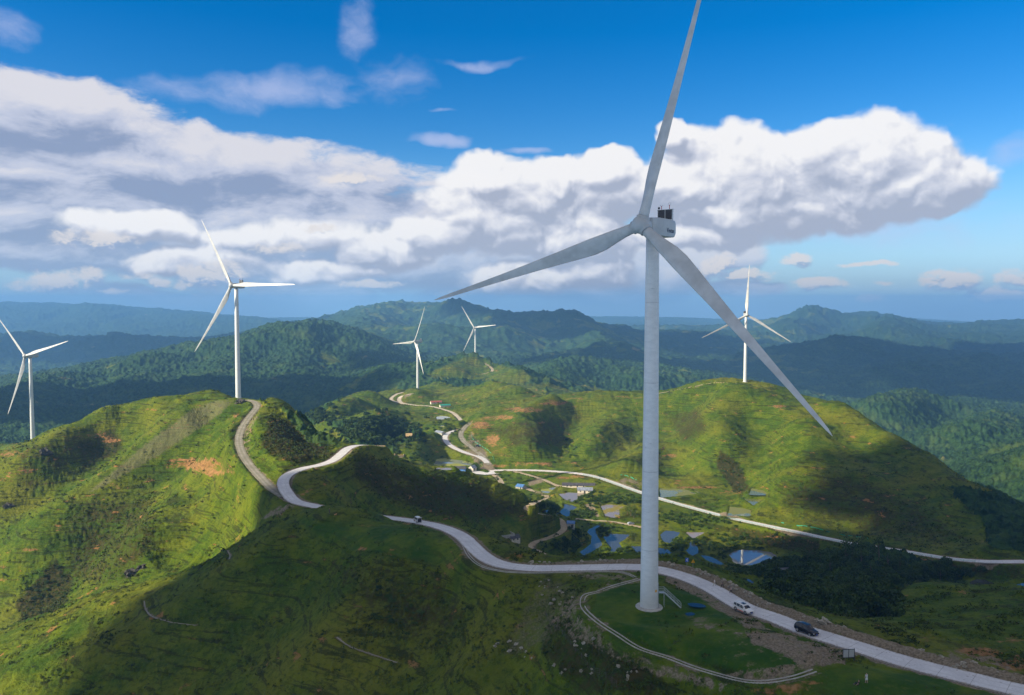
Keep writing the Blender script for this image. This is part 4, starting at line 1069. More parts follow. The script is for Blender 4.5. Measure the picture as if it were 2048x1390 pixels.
def make_car(label, cat, loc, rz, kind, paint, extra=None, pitch=0):
    root = thing('parked_van' if kind == 'van' else 'parked_car', label, cat, loc, rz); root.rotation_euler = (0, pitch, rz)
    S = car_shape(kind); v = []; f = []
    for x, zb, zm, zt_, w, wt in S:
        half = [(w * .86, zb), (w, zb + .14), (w * 1.0, (zb + zm) / 2), (w * .985, zm), (wt, zt_), (wt * .82, zt_ + .05), (wt * .4, zt_ + .075)]
        v += [(x, y, z) for y, z in half] + [(x, -y, z) for y, z in half[::-1]]
    k = 14
    for i in range(len(S) - 1):
        for j in range(k - 1): f.append((i * k + j, i * k + j + 1, (i + 1) * k + j + 1, (i + 1) * k + j))
        f.append((i * k + k - 1, i * k, (i + 1) * k, (i + 1) * k + k - 1))
    rear_open = kind == 'van'
    f.append(tuple((len(S) - 1) * k + j for j in range(k)))
    if not rear_open: f.append(tuple(range(k))[::-1])
    mb = MB(); mb.add(v, f); body = mb.build('body', paint, root, auto=38)
    def P3(i, side, t):   # point on the greenhouse side between belt (t=0) and roof (t=1)
        x, zb, zm, zt_, w, wt = S[i]
        return Vector((x, side * (w * .985 + (wt - w * .985) * t), zm + (zt_ - zm) * t))
    def lerp_st(x):
        for i in range(len(S) - 1):
            if S[i][0] <= x <= S[i + 1][0]:
                t = (x - S[i][0]) / (S[i + 1][0] - S[i][0]); return [S[i][q] * (1 - t) + S[i + 1][q] * t for q in range(6)]
        return list(S[-1])
    segs = {'suv': [(-1.95, -1.25), (-1.15, -.32), (-.22, .62)], 'mpv': [(-2.0, -1.25), (-1.15, -.25), (-.15, .75)], 'van': [(-1.75, -.95), (-.8, .0), (.15, 1.15)]}[kind]
    for side in (-1, 1):
        for a, b2 in segs:
            g = MB(); pts = []
            for t in (.12, .86):
                for x in np.linspace(a, b2, 5):
                    x_, zb, zm, zt_, w, wt = lerp_st(float(x))
                    y = (w * .985 + (wt - w * .985) * t) + .012; z = zm + (zt_ - zm) * t
                    pts.append((x, side * y, z + .004))
            g.add(pts, [(i, i + 1, i + 6, i + 5) for i in range(4)]); g.build('side_window', M_glass, root)
    wi = {'suv': (6, 7), 'mpv': (6, 7), 'van': (5, 6)}[kind]
    A, B = S[wi[0]], S[wi[1]]
    g = MB(); rows = []
    for t in (.06, .94):
        x = A[0] + (B[0] - A[0]) * t; z = A[3] + (B[3] - A[3]) * t; w = A[5] + (B[5] - A[5]) * t
        rows += [(x + .03, w * c_, z + .075 * (1 - abs(c_)) + .03) for c_ in (-.9, -.45, 0, .45, .9)]
    g.add(rows, [(i, i + 1, i + 6, i + 5) for i in range(4)]); g.build('windscreen', M_glass, root)
    if not rear_open:
        g = MB(); g.add([(-2.29, -.55, 1.0), (-2.29, .55, 1.0), (-2.20, .5, 1.36), (-2.20, -.5, 1.36)], [(0, 1, 2, 3)]); g.build('rear_window', M_glass, root)
        sr = MB(); sr.box((-.05, 0, 1.775 if kind == 'suv' else 1.745), (.95, .8, .02)); sr.build('sunroof', M_glass, root)
        for y in (-.62, .62):
            rl = MB(); rl.tube([(-1.7, y, 1.72), (-1.5, y, 1.82), (.1, y, 1.82), (.3, y, 1.70)], .025, 6); rl.build('roof_rail', M_dark if kind == 'suv' else M_steel, root)
    wx_ = {'suv': (-1.4, 1.42), 'mpv': (-1.38, 1.42), 'van': (-1.3, 1.25)}[kind]; r = .36 if kind != 'van' else .31
    for x in wx_:
        for side in (-1, 1):
            wl = MB(); Mw = Matrix.Translation((x, side * (S[4][4] - .10), r)) @ Matrix.Rotation(math.pi / 2, 4, 'X')
            wl.lathe([(r * .6, -.11), (r * .95, -.115), (r, -.07), (r, .07), (r * .95, .115), (r * .6, .11)], 22, Mw)
            wo = wl.build('wheel', M_blk, root, True)
            rm = MB(); rm.lathe([(.02, side * -.125), (r * .3, side * -.125), (r * .62, side * -.112)], 14, Mw); rm.build('rim', M_steel, wo)
            ar = MB(); ar.lathe([(r * 1.02, side * -.118), (r * 1.16, side * -.122)], 18, Mw @ Matrix.Translation((0, 0, 0))); ar.build('wheel_arch', M_blk, root)
    xf, zf = S[-2][0], S[-2][2]
    for side in (-1, 1):
        hl = MB(); hl.box((xf + .06, side * .66, zf - .06), (.2, .28, .12), rz=-side * .35); hl.build('headlight', M_wht, root, bevel=.02)
    gr_ = MB(); gr_.box((S[-1][0] + .01, 0, .60), (.05, .8, .22)); gr_.build('grille', M_blk, root, bevel=.01)
    pl_ = MB(); pl_.box((S[-1][0] + .045, 0, .48), (.03, .46, .13)); pl_.build('number_plate', M_bluep, root)
    for side in (-1, 1):
        mi_ = MB(); mi_.box((S[wi[1]][0] - .25, side * (S[4][4] + .12), 1.02), (.14, .2, .13)); mi_.build('wing_mirror', paint, root, bevel=.03)
    if extra == 'stripe':
        for side in (-1, 1):
            q = MB(); q.add([(-.95, side * .945, .36), (.95, side * .945, .36), (.75, side * .945, .50), (-.95, side * .945, .44)], [(0, 1, 2, 3)]); q.build('door_stripe', mottled('orange_film', (.75, .12, .03), .5), root)
    if extra == 'red_stripe':
        for side in (-1, 1):
            q = MB(); q.box((.1, side * .835, .42), (3.0, .02, .06)); q.build('side_trim', mottled('orange_trim', (.55, .16, .05), .5), root)
    if rear_open:
        tg = MB(); tg.box((0, 0, 0), (1.05, 1.5, .06), M=Matrix.Translation((-2.5, 0, 2.1)) @ Matrix.Rotation(math.radians(22), 4, 'Y'))
        t_ = tg.build('tailgate', paint, root, bevel=.02)
        inn = MB(); inn.box((-1.7, 0, .95), (.05, 1.4, 1.2)); inn.box((-1.88, 0, .42), (.36, 1.4, .05)); inn.build('boot_interior', M_dark, root)
    return root
M_carw = mottled('white_car_paint', (.68, .68, .68), .22, .04, 1); M_cark = mottled('black_car_paint', (.012, .016, .026), .16, .2, 1)
M_grey = mottled('grey_car_paint', (.32, .36, .42), .3, .05, 1)
def on_line(L, px, py, y0, y1):
    h = hit(px, py, y0, y1); d = np.hypot(L[:, 0] - h[0], L[:, 1] - h[1]); k = int(d.argmin()); k2 = min(k + 2, len(L) - 1)
    t = L[k2] - L[k2 - 4]
    return h, math.atan2(t[1], t[0]), L[k][2]
def road_z(L, x, y):
    return float(L[int(np.hypot(L[:, 0] - x, L[:, 1] - y).argmin())][2]) + .03
def place_px(px, py, z):
    u, e = ray(px, py); Y = z / e; return u * Y, Y
zc = -63.4
for args in ((1487, 1223, 'mpv', M_carw, 'stripe', 'white people carrier with an orange stripe low on its door, on the road'), (1613, 1266, 'suv', M_cark, None, 'black sport utility car in front of the white one on the concrete road')):
    px, py, kd, mt_, ex, lb = args
    x, y = place_px(px, py, zc)
    z = road_z(L_MAIN, x, y); x, y = place_px(px, py, z)
    h_, ang, _ = on_line(L_MAIN, px, py, 120, 230)
    d = np.hypot(L_MAIN[:, 0] - x, L_MAIN[:, 1] - y); k = int(d.argmin()); t = L_MAIN[max(k - 4, 0)] - L_MAIN[k + 4]
    if t[0] < 0: t = -t
    rz = math.atan2(t[1], t[0])
    make_car(lb, 'car', (x, y, z), rz, kd, mt_, ex)
x, y = place_px(835, 1043.5, -78.8); z = road_z(L_MAIN, x, y); x, y = place_px(835, 1043.5, z)
k = int(np.hypot(L_MAIN[:, 0] - x, L_MAIN[:, 1] - y).argmin()); t = L_MAIN[k + 4] - L_MAIN[k - 4]
van_rz = math.atan2(t[1], t[0]) + (0 if t[0] < 0 else math.pi)
make_car('white minivan with its tailgate raised, stopped on the saddle road', 'van', (x, y, z), van_rz, 'van', M_carw, 'red_stripe')
h = hit(1262, 1049, 450, 640); make_car('small grey car parked beyond the ponds behind the turbine tower', 'car', (h[0], h[1], h[2]), .3, 'mpv', M_grey)
h = hit(955, 893, 680, 820); make_car('dark vehicle on the gravel loop below the netted road cutting', 'vehicle', (h[0], h[1], ground(h[0], h[1])), 2.2, 'suv', M_cark)

# ------------------------------------------------------------------ people
def skin_mesh(name, pts, edges, rad, mat, parent, root_i=0, sub=1):
    me = bpy.data.meshes.new('s'); me.from_pydata(pts, edges, []); me.update()
    o = bpy.data.objects.new('s', me); COL.objects.link(o)
    sk = o.modifiers.new('Skin', 'SKIN')
    for i, r in enumerate(rad): me.skin_vertices[0].data[i].radius = (r, r) if not isinstance(r, tuple) else r
    me.skin_vertices[0].data[root_i].use_root = True
    ss = o.modifiers.new('Sub', 'SUBSURF'); ss.levels = sub; ss.render_levels = sub
    dg = bpy.context.evaluated_depsgraph_get(); m2 = bpy.data.meshes.new_from_object(o.evaluated_get(dg)); bpy.data.objects.remove(o)
    m2.name = name; m2.materials.clear(); m2.materials.append(mat); m2.polygons.foreach_set('use_smooth', [True] * len(m2.polygons))
    q = bpy.data.objects.new(name, m2); COL.objects.link(q); q.parent = parent
    return q
M_skin = mottled('skin', (.45, .27, .19), .6, .08, 3); M_hair = mottled('black_hair', (.015, .012, .012), .6, .2, 6)
def cloth(n, c): return mottled(n, c, .9, .12, 3)
def person(label, loc, rz, top, bottom, stride=.28, arms=((.12, .05), (-.1, -.05)), sit=False, sleeves=.5, shorts=False, group=None, hat=None):
    """x forward; pelvis at .93"""
    root = thing('person', label, 'person', loc, rz, group)
    pel = Vector((0, 0, .93)); th_, sh_ = .44, .43
    if sit: pel = Vector((0, 0, .14))
    J = {}
    lean = -.12 if sit else .03
    ch = pel + Vector((lean * .5, 0, .28)); nk = pel + Vector((lean, 0, .52)); hd = nk + Vector((.02, 0, .13)); tp = nk + Vector((.02, 0, .25))
    pts = [pel, pel + Vector((lean * .2, 0, .14)), ch, nk, hd, tp]; E_ = [(0, 1), (1, 2), (2, 3), (3, 4), (4, 5)]; R_ = [(.15, .11), (.13, .1), (.17, .11), .055, .095, .07]
    legs = []
    for sd, st in ((1, stride), (-1, -stride)):
        hp = pel + Vector((0, sd * .10, -.05))
        if sit: kn = pel + Vector((.34, sd * .18, .24)); an = pel + Vector((.52, sd * .14, -.07)); toe = an + Vector((.17, 0, -.03))
        else: kn = pel + Vector((st * .62 + .04, sd * .11, -.47)); an = pel + Vector((st * 1.0 - .03 * (st < 0), sd * .11, -.87 + abs(st) * .10)); toe = an + Vector((.17, 0, -.02))
        i = len(pts); pts += [hp, kn, an, toe]; E_ += [(0, i), (i, i + 1), (i + 1, i + 2), (i + 2, i + 3)]; R_ += [.09, .062, .042, .035]; legs.append((i, i + 1, i + 2))
    ar = []
    for sd, (sw, out) in zip((1, -1), arms):
        shd = nk + Vector((0, sd * .19, -.06)); elb = shd + Vector((sw * .8, sd * (.06 + abs(out)), -.27)); wr = elb + Vector((sw + .06, -sd * .02, -.22)); hn = wr + Vector((.02, 0, -.07))
        i = len(pts); pts += [shd, elb, wr, hn]; E_ += [(2, i), (i, i + 1), (i + 1, i + 2), (i + 2, i + 3)]; R_ += [.055, .042, .03, .036]; ar.append((i, i + 1, i + 2))
        for fi, (dx, dy) in enumerate(((.02, .0), (.01, .01), (-.005, .01), (-.02, .005))):
            j = len(pts); pts += [hn + Vector((dx, dy * sd, -.05 - .004 * fi)), hn + Vector((dx + .015, dy * sd, -.085))]; E_ += [(i + 3, j), (j, j + 1)]; R_ += [.009, .008]
        j = len(pts); pts += [wr + Vector((.04, -sd * .01, -.05))]; E_ += [(i + 2, j)]; R_ += [.011]
    body = skin_mesh('body', pts, E_, R_, M_skin, root)
    # face
    nose = pts[4] + Vector((.10, 0, .0))
    # shirt
    sp = [pts[0] + Vector((0, 0, .02)), pts[1], pts[2], nk - Vector((0, 0, .03))]; se = [(0, 1), (1, 2), (2, 3)]; sr = [(.17, .13), (.155, .125), (.195, .135), .08]
    for a, b2, c3 in ar:
        i = len(sp); sp += [pts[a], pts[a].lerp(pts[b2], .5) if sleeves < .6 else pts[b2]]; se += [(2, i), (i, i + 1)]; sr += [.075, .06]
        if sleeves > .8: sp += [pts[c3]]; se += [(i + 1, i + 2)]; sr += [.045]
    skin_mesh('shirt', sp, se, sr, top, root, 1)
    tp_ = [pts[0] + Vector((0, 0, .04)), pts[0] - Vector((0, 0, .04))]; te = [(0, 1)]; tr = [(.165, .125), .13]
    for a, b2, c3 in legs:
        i = len(tp_); tp_ += [pts[a], pts[b2]]; te += [(1, i), (i, i + 1)]; tr += [.115, .085]
        if not shorts: tp_ += [pts[c3] + Vector((0, 0, .03))]; te += [(i + 1, i + 2)]; tr += [.062]
    skin_mesh('trousers', tp_, te, tr, bottom, root, 0)
    hp_ = [pts[4] + Vector((-.02, 0, .03)), pts[5] + Vector((-.015, 0, .01))]
    skin_mesh('hair', hp_, [(0, 1)], [.098, .075], hat or M_hair, root)
    for a, b2, c3 in legs:
        sh2 = MB(); an = pts[c3]
        sh2.box((an.x + .07, an.y, max(an.z - .05, .035)), (.27, .10, .08)); sh2.build('shoe', M_dark, root, bevel=.02)
    fc_ = MB(); 
    for sd in (1, -1): fc_.box((pts[4].x + .088, sd * .035, pts[4].z + .015), (.012, .022, .012))
    fc_.build('eyes', M_dark, root)
    ns = MB(); ns.add([(pts[4].x + .085, -.014, pts[4].z - .03), (pts[4].x + .085, .014, pts[4].z - .03), (pts[4].x + .118, 0, pts[4].z - .03), (pts[4].x + .088, 0, pts[4].z + .02)], [(0, 1, 2), (0, 2, 3), (1, 3, 2), (0, 3, 1)]); ns.build('nose', M_skin, root)
    return root
def on_ground(px, py, y0, y1, main=False):
    h = hit(px, py, y0, y1); z = h[2]
    if main: z = road_z(L_MAIN, h[0], h[1]); x, y = place_px(px, py, z); return (x, y, z)
    return (h[0], h[1], ground(h[0], h[1]) - .02)
white_c, black_c = cloth('white_cotton', (.70, .70, .68)), cloth('black_cotton', (.02, .02, .024))
dk_c, khaki, beige_c, grey_c = cloth('dark_grey_cloth', (.05, .05, .06)), cloth('cream_cloth', (.55, .50, .42)), cloth('beige_cloth', (.48, .40, .34)), cloth('light_grey_cloth', (.45, .48, .50))
person('person in white top and cream trousers, leftmost of the three walkers on the road', on_ground(1429, 1172, 150, 230, True), 2.7, white_c, khaki, .25, sleeves=.5)
person('person in dark T-shirt and black trousers striding between two other walkers', on_ground(1445, 1175, 150, 230, True), 2.9, dk_c, black_c, .32)
person('person in a pale top and dark trousers walking last, nearest the white car', on_ground(1462, 1187, 150, 230, True), 2.6, beige_c, black_c, .26)
person('person in light top and white shorts standing on the knoll below the signboard', on_ground(1733, 1366, 110, 140), 1.9, grey_c, white_c, .07, shorts=True, arms=((.02, .02), (.1, .0)))
person('person in dark clothes sitting on the grass knoll, left of the standing one', on_ground(1716, 1370, 110, 140), 2.6, black_c, black_c, 0, sit=True, arms=((.16, .1), (.16, .1)))
person('person in black standing alone on the crest above the road bend', on_ground(659, 1026.5, 220, 300), 1.2, black_c, dk_c, .06, arms=((.12, .12), (.02, .0)), sleeves=1)

# a small tan dog beside the person on the crest
def dog(loc, rz):
    o = thing('dog', 'small orange and white dog on the crest beside the person in black', 'dog', loc, rz)
    V3 = lambda *a: Vector(a)
    pts = [V3(-.3, 0, .48), V3(0, 0, .46), V3(.24, 0, .47), V3(.42, 0, .62), V3(.55, 0, .66), V3(.68, 0, .62), V3(-.48, 0, .56), V3(-.6, 0, .68)]
    E_ = [(0, 1), (1, 2), (2, 3), (3, 4), (4, 5), (0, 6), (6, 7)]; R_ = [.12, .13, .16, .09, .085, .04, .04, .03]
    for x, b_ in ((.24, 2), (-.3, 0)):
        for sd in (1, -1):
            i = len(pts); kx = .06 if b_ == 0 else -.03
            pts += [V3(x, sd * .1, .36), V3(x + kx, sd * .1, .22), V3(x - (.07 if b_ == 0 else 0), sd * .1, .12), V3(x + .02, sd * .1, .03)]; E_ += [(b_, i), (i, i + 1), (i + 1, i + 2), (i + 2, i + 3)]; R_ += [.06, .04, .028, .03]
    skin_mesh('body', pts, E_, R_, mottled('tan_fur', (.60, .30, .12), .9, .5, 2.5), o)
    e = MB()
    for sd in (1, -1): e.add([(.5, sd * .04, .72), (.57, sd * .07, .71), (.52, sd * .075, .80)], [(0, 1, 2)])
    e.build('ears', M_dark, o)
dog(on_ground(671, 1031, 220, 300), .8)

# ------------------------------------------------------------------ road signs and board
h = hit(1371, 1122, 150, 260); z = ground(h[0], h[1])
h = hit(1374, 1133, 150, 300); z = ground(h[0], h[1])
t = thing('road_sign', 'square blue chevron sign on a post beside the road', 'road sign', (h[0], h[1], z), .25)
q = MB(); q.tube([(0, .05, -.3), (0, .05, 2.1)], .035); q.build('post', M_steel, t)
q = MB(); q.box((0, 0, 1.7), (.85, .03, 1.0)); pn = q.build('sign_panel', M_bluep, t)
q = MB(); q.add([(.18, -.03, 2.1), (.30, -.03, 2.1), (-.02, -.03, 1.7), (.30, -.03, 1.3), (.18, -.03, 1.3), (-.28, -.03, 1.66), (-.28, -.03, 1.74)], [(0, 6, 5, 4, 3, 2, 1)]); q.build('chevron', M_wht, pn)
h = hit(1386, 1135, 150, 300); z = ground(h[0], h[1])
t = thing('road_sign', 'yellow triangular warning sign on a post beside the road', 'road sign', (h[0], h[1], z), .1)
q = MB(); q.tube([(0, .05, -.3), (0, .05, 2.1)], .035); q.build('post', M_steel, t)
q = MB(); q.add([(-.52, -.02, 1.25), (.52, -.02, 1.25), (0, -.02, 2.15), (-.52, .02, 1.25), (.52, .02, 1.25), (0, .02, 2.15)], [(0, 1, 2), (5, 4, 3), (0, 3, 4, 1), (1, 4, 5, 2), (2, 5, 3, 0)]); pn = q.build('sign_panel', M_yel, t)
q = MB(); q.box((0, -.035, 1.62), (.08, .02, .34)); q.box((0, -.035, 1.38), (.09, .02, .09)); q.build('warning_mark', M_blk, pn)
h = hit(1697, 1320, 120, 160); z = ground(h[0], h[1])
t = thing('signboard', 'grey double-panel signboard seen from behind, in a dark frame by the road', 'signboard', (h[0], h[1], z), .12)
q = MB()
for x in (-1.05, 0, 1.05): q.box((x, 0, .85), (.09, .09, 2.3))
q.box((0, 0, 1.9), (2.2, .08, .08)); q.box((0, 0, .45), (2.2, .08, .08)); q.build('frame', M_dark, t)
for x in (-.525, .525):
    q = MB(); q.box((x, 0, 1.17), (.94, .04, 1.34)); q.build('panel', mottled('grey_panel', (.36, .37, .38), .6, .08, 3), t)

# ------------------------------------------------------------------ the concrete drain round the pad
M_kerb = mottled('pale_kerb_concrete', (.38, .36, .32), .9, .2, 1.0)
for ln, lb, gap, w in DR_LN:
    t = np.gradient(ln[:, :2], axis=0); t /= np.linalg.norm(t, axis=1)[:, None]
    root = thing('drainage_channel', lb, 'drain', tuple(ln[len(ln) // 2])); o0 = root.location
    for sd in (-1, 1):
        v = []
        for (x, y, z), (tx, ty) in zip(ln, t):
            for a, h_ in ((-w / 2, -.5), (-w / 2, .14), (w / 2, .14), (w / 2, -.5)):
                d_ = sd * gap / 2 + a; v.append((x - ty * d_ - o0.x, y + tx * d_ - o0.y, z + h_ - o0.z))
        f = [(k * 4 + c, k * 4 + c + 1, (k + 1) * 4 + c + 1, (k + 1) * 4 + c) for k in range(len(ln) - 1) for c in range(3)]
        mesh_obj('kerb', v, f, M_kerb, root)

# ------------------------------------------------------------------ wire fence on the near slope
fl = hit_line([(1090,1222),(1102,1250),(1130,1285),(1160,1310),(1190,1345),(1225,1375),(1260,1398)], 120, 200, 2.4, 3)
t = thing('wire_fence', 'thin wire fence with posts running down the near slope left of the pad', 'fence', tuple(fl[0]))
o0 = t.location; tops = []
for x, y, z in fl:
    z = ground(x, y); q = MB(); q.tube([(x - o0.x, y - o0.y, z - o0.z - .3), (x - o0.x, y - o0.y, z - o0.z + 1.15)], .04, 6); q.build('post', M_bark, t); tops.append(Vector((x - o0.x, y - o0.y, z - o0.z)))
q = MB()
for hh in (.3, .65, 1.0): q.tube([p_ + Vector((0, 0, hh)) for p_ in tops], .016, 4)
q.build('wire', M_dark, t)

# ------------------------------------------------------------------ rocks
def rock_mesh(seed, flat=.7, rough=.35):
    bm = bmesh.new(); bmesh.ops.create_icosphere(bm, subdivisions=3, radius=1)
    r = random.Random(seed); off = [r.uniform(0, 50) for _ in range(3)]
    for v in bm.verts:
        c = v.co
        n_ = float(gnoise(np.array(c.x * 1.1 + off[0] + c.z), np.array(c.y * 1.1 + off[1] - c.z))) + .5 * float(gnoise(np.array(c.x * 2.7 + off[2]), np.array(c.y * 2.7 + c.z * 2)))
        v.co *= max(.35, 1 + n_ * rough * 2.4)
        v.co.z *= flat
    me = bpy.data.meshes.new('rock'); bm.to_mesh(me); bm.free(); me.polygons.foreach_set('use_smooth', [False] * len(me.polygons)); return me
RK = [rock_mesh(i) for i in range(6)]
for r_ in RK: r_.materials.append(M_rock)
RKD = [rock_mesh(20 + i, .8, .5) for i in range(3)]
for r_ in RKD: r_.materials.append(M_rockd)
def rock(me, loc, s, label, cat='rock', group=None, name='boulder', rz=None):
    o = bpy.data.objects.new(name, me); COL.objects.link(o); o.location = loc; o.scale = (s, s * random.uniform(.7, 1), s * random.uniform(.7, 1)); o.rotation_euler = (random.uniform(-.3, .3), random.uniform(-.3, .3), random.uniform(0, 6.3) if rz is None else rz)
    return tag(o, label, cat, group)
n_b = len(BERM)
for k in range(74):
    i = int(random.random() ** .8 * (n_b - 1)) if k > 10 else random.randrange(n_b)
    x, y, z = BERM[i]; a, b_ = random.gauss(0, .9), random.gauss(0, .9); x += a; y += b_
    s_ = abs(random.gauss(.22, .12)) + .1
    rock(random.choice(RK), (x, y, ground(x, y) + s_ * .2), s_, 'one of the pale boulders heaped along the outer edge of the road', 'boulder', 'pale boulders heaped along the outer road edge')
for px, py, s_, lb in ((1466, 1172, .75, 'pair-sized pale boulder beside the last of the three walkers'), (1651, 1245, .95, 'largest pale boulder on the rubble bank behind the black car'), (1490, 1184, .5, 'pale boulder on the rubble bank beyond the white car')):
    h = hit(px, py, 140, 240); rock(RK[1], (h[0], h[1], h[2] + s_ * .2), s_, lb, 'boulder')
for k, (px, py) in enumerate([(1405,1146),(1410,1148),(1415,1150),(1411,1144),(1419,1151),(1402,1149)]):
    h = hit(px, py, 150, 260); rock(RK[k % 6], (h[0], h[1], h[2] + .1), random.uniform(.25, .42), 'one of a small pile of pale stones on the verge beyond the near tower', 'stone', 'pile of pale stones on the verge')
for k, (px, py) in enumerate([(1907,1335),(1914,1332),(1930,1328),(1929,1334),(1928,1343),(1911,1338)]):
    h = hit(px, py, 120, 200); rock(RK[k % 6], (h[0], h[1], h[2] + .1), random.uniform(.28, .4), 'one of the loose white stones at the foot of the red bank', 'stone', 'white stones at the foot of the red bank')
for k in range(46):   # limestone outcrops on the slope left of the pad
    px, py = random.choice([(1075, 1172), (1105, 1185), (1090, 1178), (1120, 1200), (1060, 1310), (1160, 1290), (1110, 1340), (1180, 1340), (1020, 1290), (1250, 1350)])
    h = hit(px + random.gauss(0, 16), py + random.gauss(0, 9), 120, 240)
    if h: rock(RK[k % 6], (h[0], h[1], h[2] + .05), random.uniform(.16, .5), 'one of the grey-white limestone rocks poking from the slope left of the pad', 'rock', 'limestone rocks on the slope left of the pad', 'rock')
for px, py, s_, lb in ((266, 1146, 2.3, 'big dark slab of rock on the left slope'), (283, 1136, 2.0, 'dark rock leaning against the big slab on the left slope'), (17, 1012, 1.9, 'lone dark rock at the left edge of the hill'), (92, 905, 2.4, 'dark rock hollow below the left ridge'), (480, 805, 2.6, 'dark crag beside the foot of the tall left turbine')):
    h = hit(px, py, 300, 620); rock(RKD[int(px) % 3], (h[0], h[1], h[2]), s_, lb, 'rock', None, 'rock', .6)

# ------------------------------------------------------------------ foliage
def leaf_cloud(blobs, dens, size, seed, squash=.8):
    """many small leaf faces through the volume of several lumps: returns verts, faces"""
    r = np.random.default_rng(seed); C = []
    for x, y, z, rad in blobs:
        n = int(dens * rad * rad)
        d = r.normal(size=(n, 3)); d /= np.linalg.norm(d, axis=1)[:, None]
        d[:, 2] = np.where(d[:, 2] < -.3, -d[:, 2], d[:, 2])
        rr = rad * (r.random(n) ** .28) * (1 + .25 * np.sin(d[:, 0] * 5 + x) * np.cos(d[:, 1] * 4 + y))
        C.append(np.stack([x + d[:, 0] * rr, y + d[:, 1] * rr, z + d[:, 2] * rr * squash], 1))
    C = np.vstack(C); n = len(C)
    a = r.normal(size=(n, 3)); a /= np.linalg.norm(a, axis=1)[:, None]
    b_ = np.cross(a, r.normal(size=(n, 3))); b_ /= np.linalg.norm(b_, axis=1)[:, None]
    s_ = size * r.uniform(.6, 1.4, n)[:, None]
    V = np.stack([C - a * s_, C + b_ * s_ * .7, C + a * s_, C - b_ * s_ * .7], 1).reshape(-1, 3)
    return V, np.arange(n * 4).reshape(-1, 4)
def np_mesh(name, V, F, mat, mi=None):
    me = bpy.data.meshes.new(name); me.vertices.add(len(V)); me.vertices.foreach_set('co', V.astype(np.float32).ravel())
    me.loops.add(F.size); me.loops.foreach_set('vertex_index', F.ravel().astype(np.int32)); me.polygons.add(len(F)); me.polygons.foreach_set('loop_start', np.arange(0, F.size, 4))
    me.update(); me.materials.append(mat); return me
TREES = []
for i in range(4):
    r = random.Random(i + 40); H_ = 1.0
    bl = [(r.uniform(-.28, .28), r.uniform(-.28, .28), .45 + .45 * j / 7 * r.uniform(.8, 1.1), .20 + .10 * r.random()) for j in range(8)]
    V, F = leaf_cloud(bl, 900, .030, i)
    crown = np_mesh('crown', V, F, M_leaf if i % 2 else M_leaf2)
    tb = MB(); tb.tube([(0, 0, -.1), (.02, 0, .3), (0, .02, .6), (0, 0, .85)], [.035, .028, .018, .006], 7)
    for bx, by, bz, _ in bl[:4]: tb.tube([(0, 0, bz - .15), (bx * .6, by * .6, bz)], [.015, .006], 5)
    to = tb.build('trunk', M_bark); tm = to.data; bpy.data.objects.remove(to)
    TREES.append((crown, tm))
def tree(loc, hgt, label, group, i, kind='tree'):
    cr, tm = TREES[i % 4]
    root = thing(kind, label, kind.split('_')[-1], loc, random.uniform(0, 6.3), group); root.scale = (hgt * random.uniform(.9, 1.2), hgt * random.uniform(.9, 1.2), hgt)
    for nm_2, me_ in (('crown', cr), ('trunk', tm)):
        o = bpy.data.objects.new(nm_2, me_); COL.objects.link(o); o.parent = root
for k, (px, py, hg) in enumerate([(1690,1128,12),(1705,1120,11),(1722,1130,10),(1757,1122,12),(1775,1135,9),(1640,1135,9),(1615,1128,7),(1800,1140,8),(1845,1150,7),(1660,1150,9),(1880,1160,7),(1740,1155,9)]):
    h = hit(px, py, 250, 440)
    if h: tree((h[0], h[1], h[2] - .5), hg, 'one of the tall dark trees at the upper edge of the thicket', 'tall trees at the thicket edge', k)
for k, (px, py, hg) in enumerate([(1262,1032,7),(1270,1028,6),(1255,1030,5),(1268,1036,5),(950,938,5),(958,941,4),(935,930,5),(906,874,5)]):
    h = hit(px, py, 420, 830)
    if h: tree((h[0], h[1], h[2] - .3), hg, 'rounded green tree beside the big muddy pond' if k < 4 else 'dark leafy tree near the valley houses', 'trees by the muddy pond' if k < 4 else 'trees near the valley houses', k)
BUSH = []
for i in range(4):
    r = random.Random(i + 90); bl = [(r.uniform(-.5, .5), r.uniform(-.5, .5), .25 + .2 * r.random(), .4 + .2 * r.random()) for _ in range(4)]
    V, F = leaf_cloud(bl, 330, .085, 60 + i); BUSH.append(np_mesh('bush', V, F, M_leaf if i < 2 else M_leaf2))
def bush(px, py, s_, y0, y1, label, group, k):
    h = hit(px, py, y0, y1)
    if h is None: return
    o = bpy.data.objects.new('bush', BUSH[k % 4]); COL.objects.link(o); o.location = (h[0], h[1], h[2] - .15); o.scale = (s_, s_, s_ * .8); o.rotation_euler = (0, 0, k * 1.3)
    tag(o, label, 'bush', group)
def bush_field(cx, cy, sx_, sy_, n, s0, s1, y0, y1, label, group):
    for k in range(n): bush(random.gauss(cx, sx_), random.gauss(cy, sy_), random.uniform(s0, s1), y0, y1, label, group, k)
bush_field(1140, 903, 14, 12, 26, 1.3, 2.8, 620, 820, 'one of the dark bushes clustered low on the sunlit hill above the long barn', 'bushes above the long barn')
bush_field(1460, 945, 24, 24, 26, 1.3, 2.6, 560, 800, 'one of the bushes strung along the gully of the right hill', 'bushes in the right hill gully')
bush_field(90, 1180, 28, 24, 24, .9, 2.0, 330, 480, 'one of the dark bushes in the deep gully at the lower left', 'bushes in the lower left gully')
bush_field(15, 1150, 4, 3, 3, .9, 1.4, 330, 480, 'one of three bushes on the ledge at the far left edge', 'bushes on the left edge ledge')
bush_field(790, 1215, 30, 26, 26, .7, 1.5, 160, 280, 'one of the dark bushes on the shaded slope left of the pad', 'bushes on the shaded near slope')
bush_field(1000, 1300, 40, 30, 16, .35, .8, 130, 220, 'one of the small bushes among the rocks of the near slope', 'bushes among the near rocks')
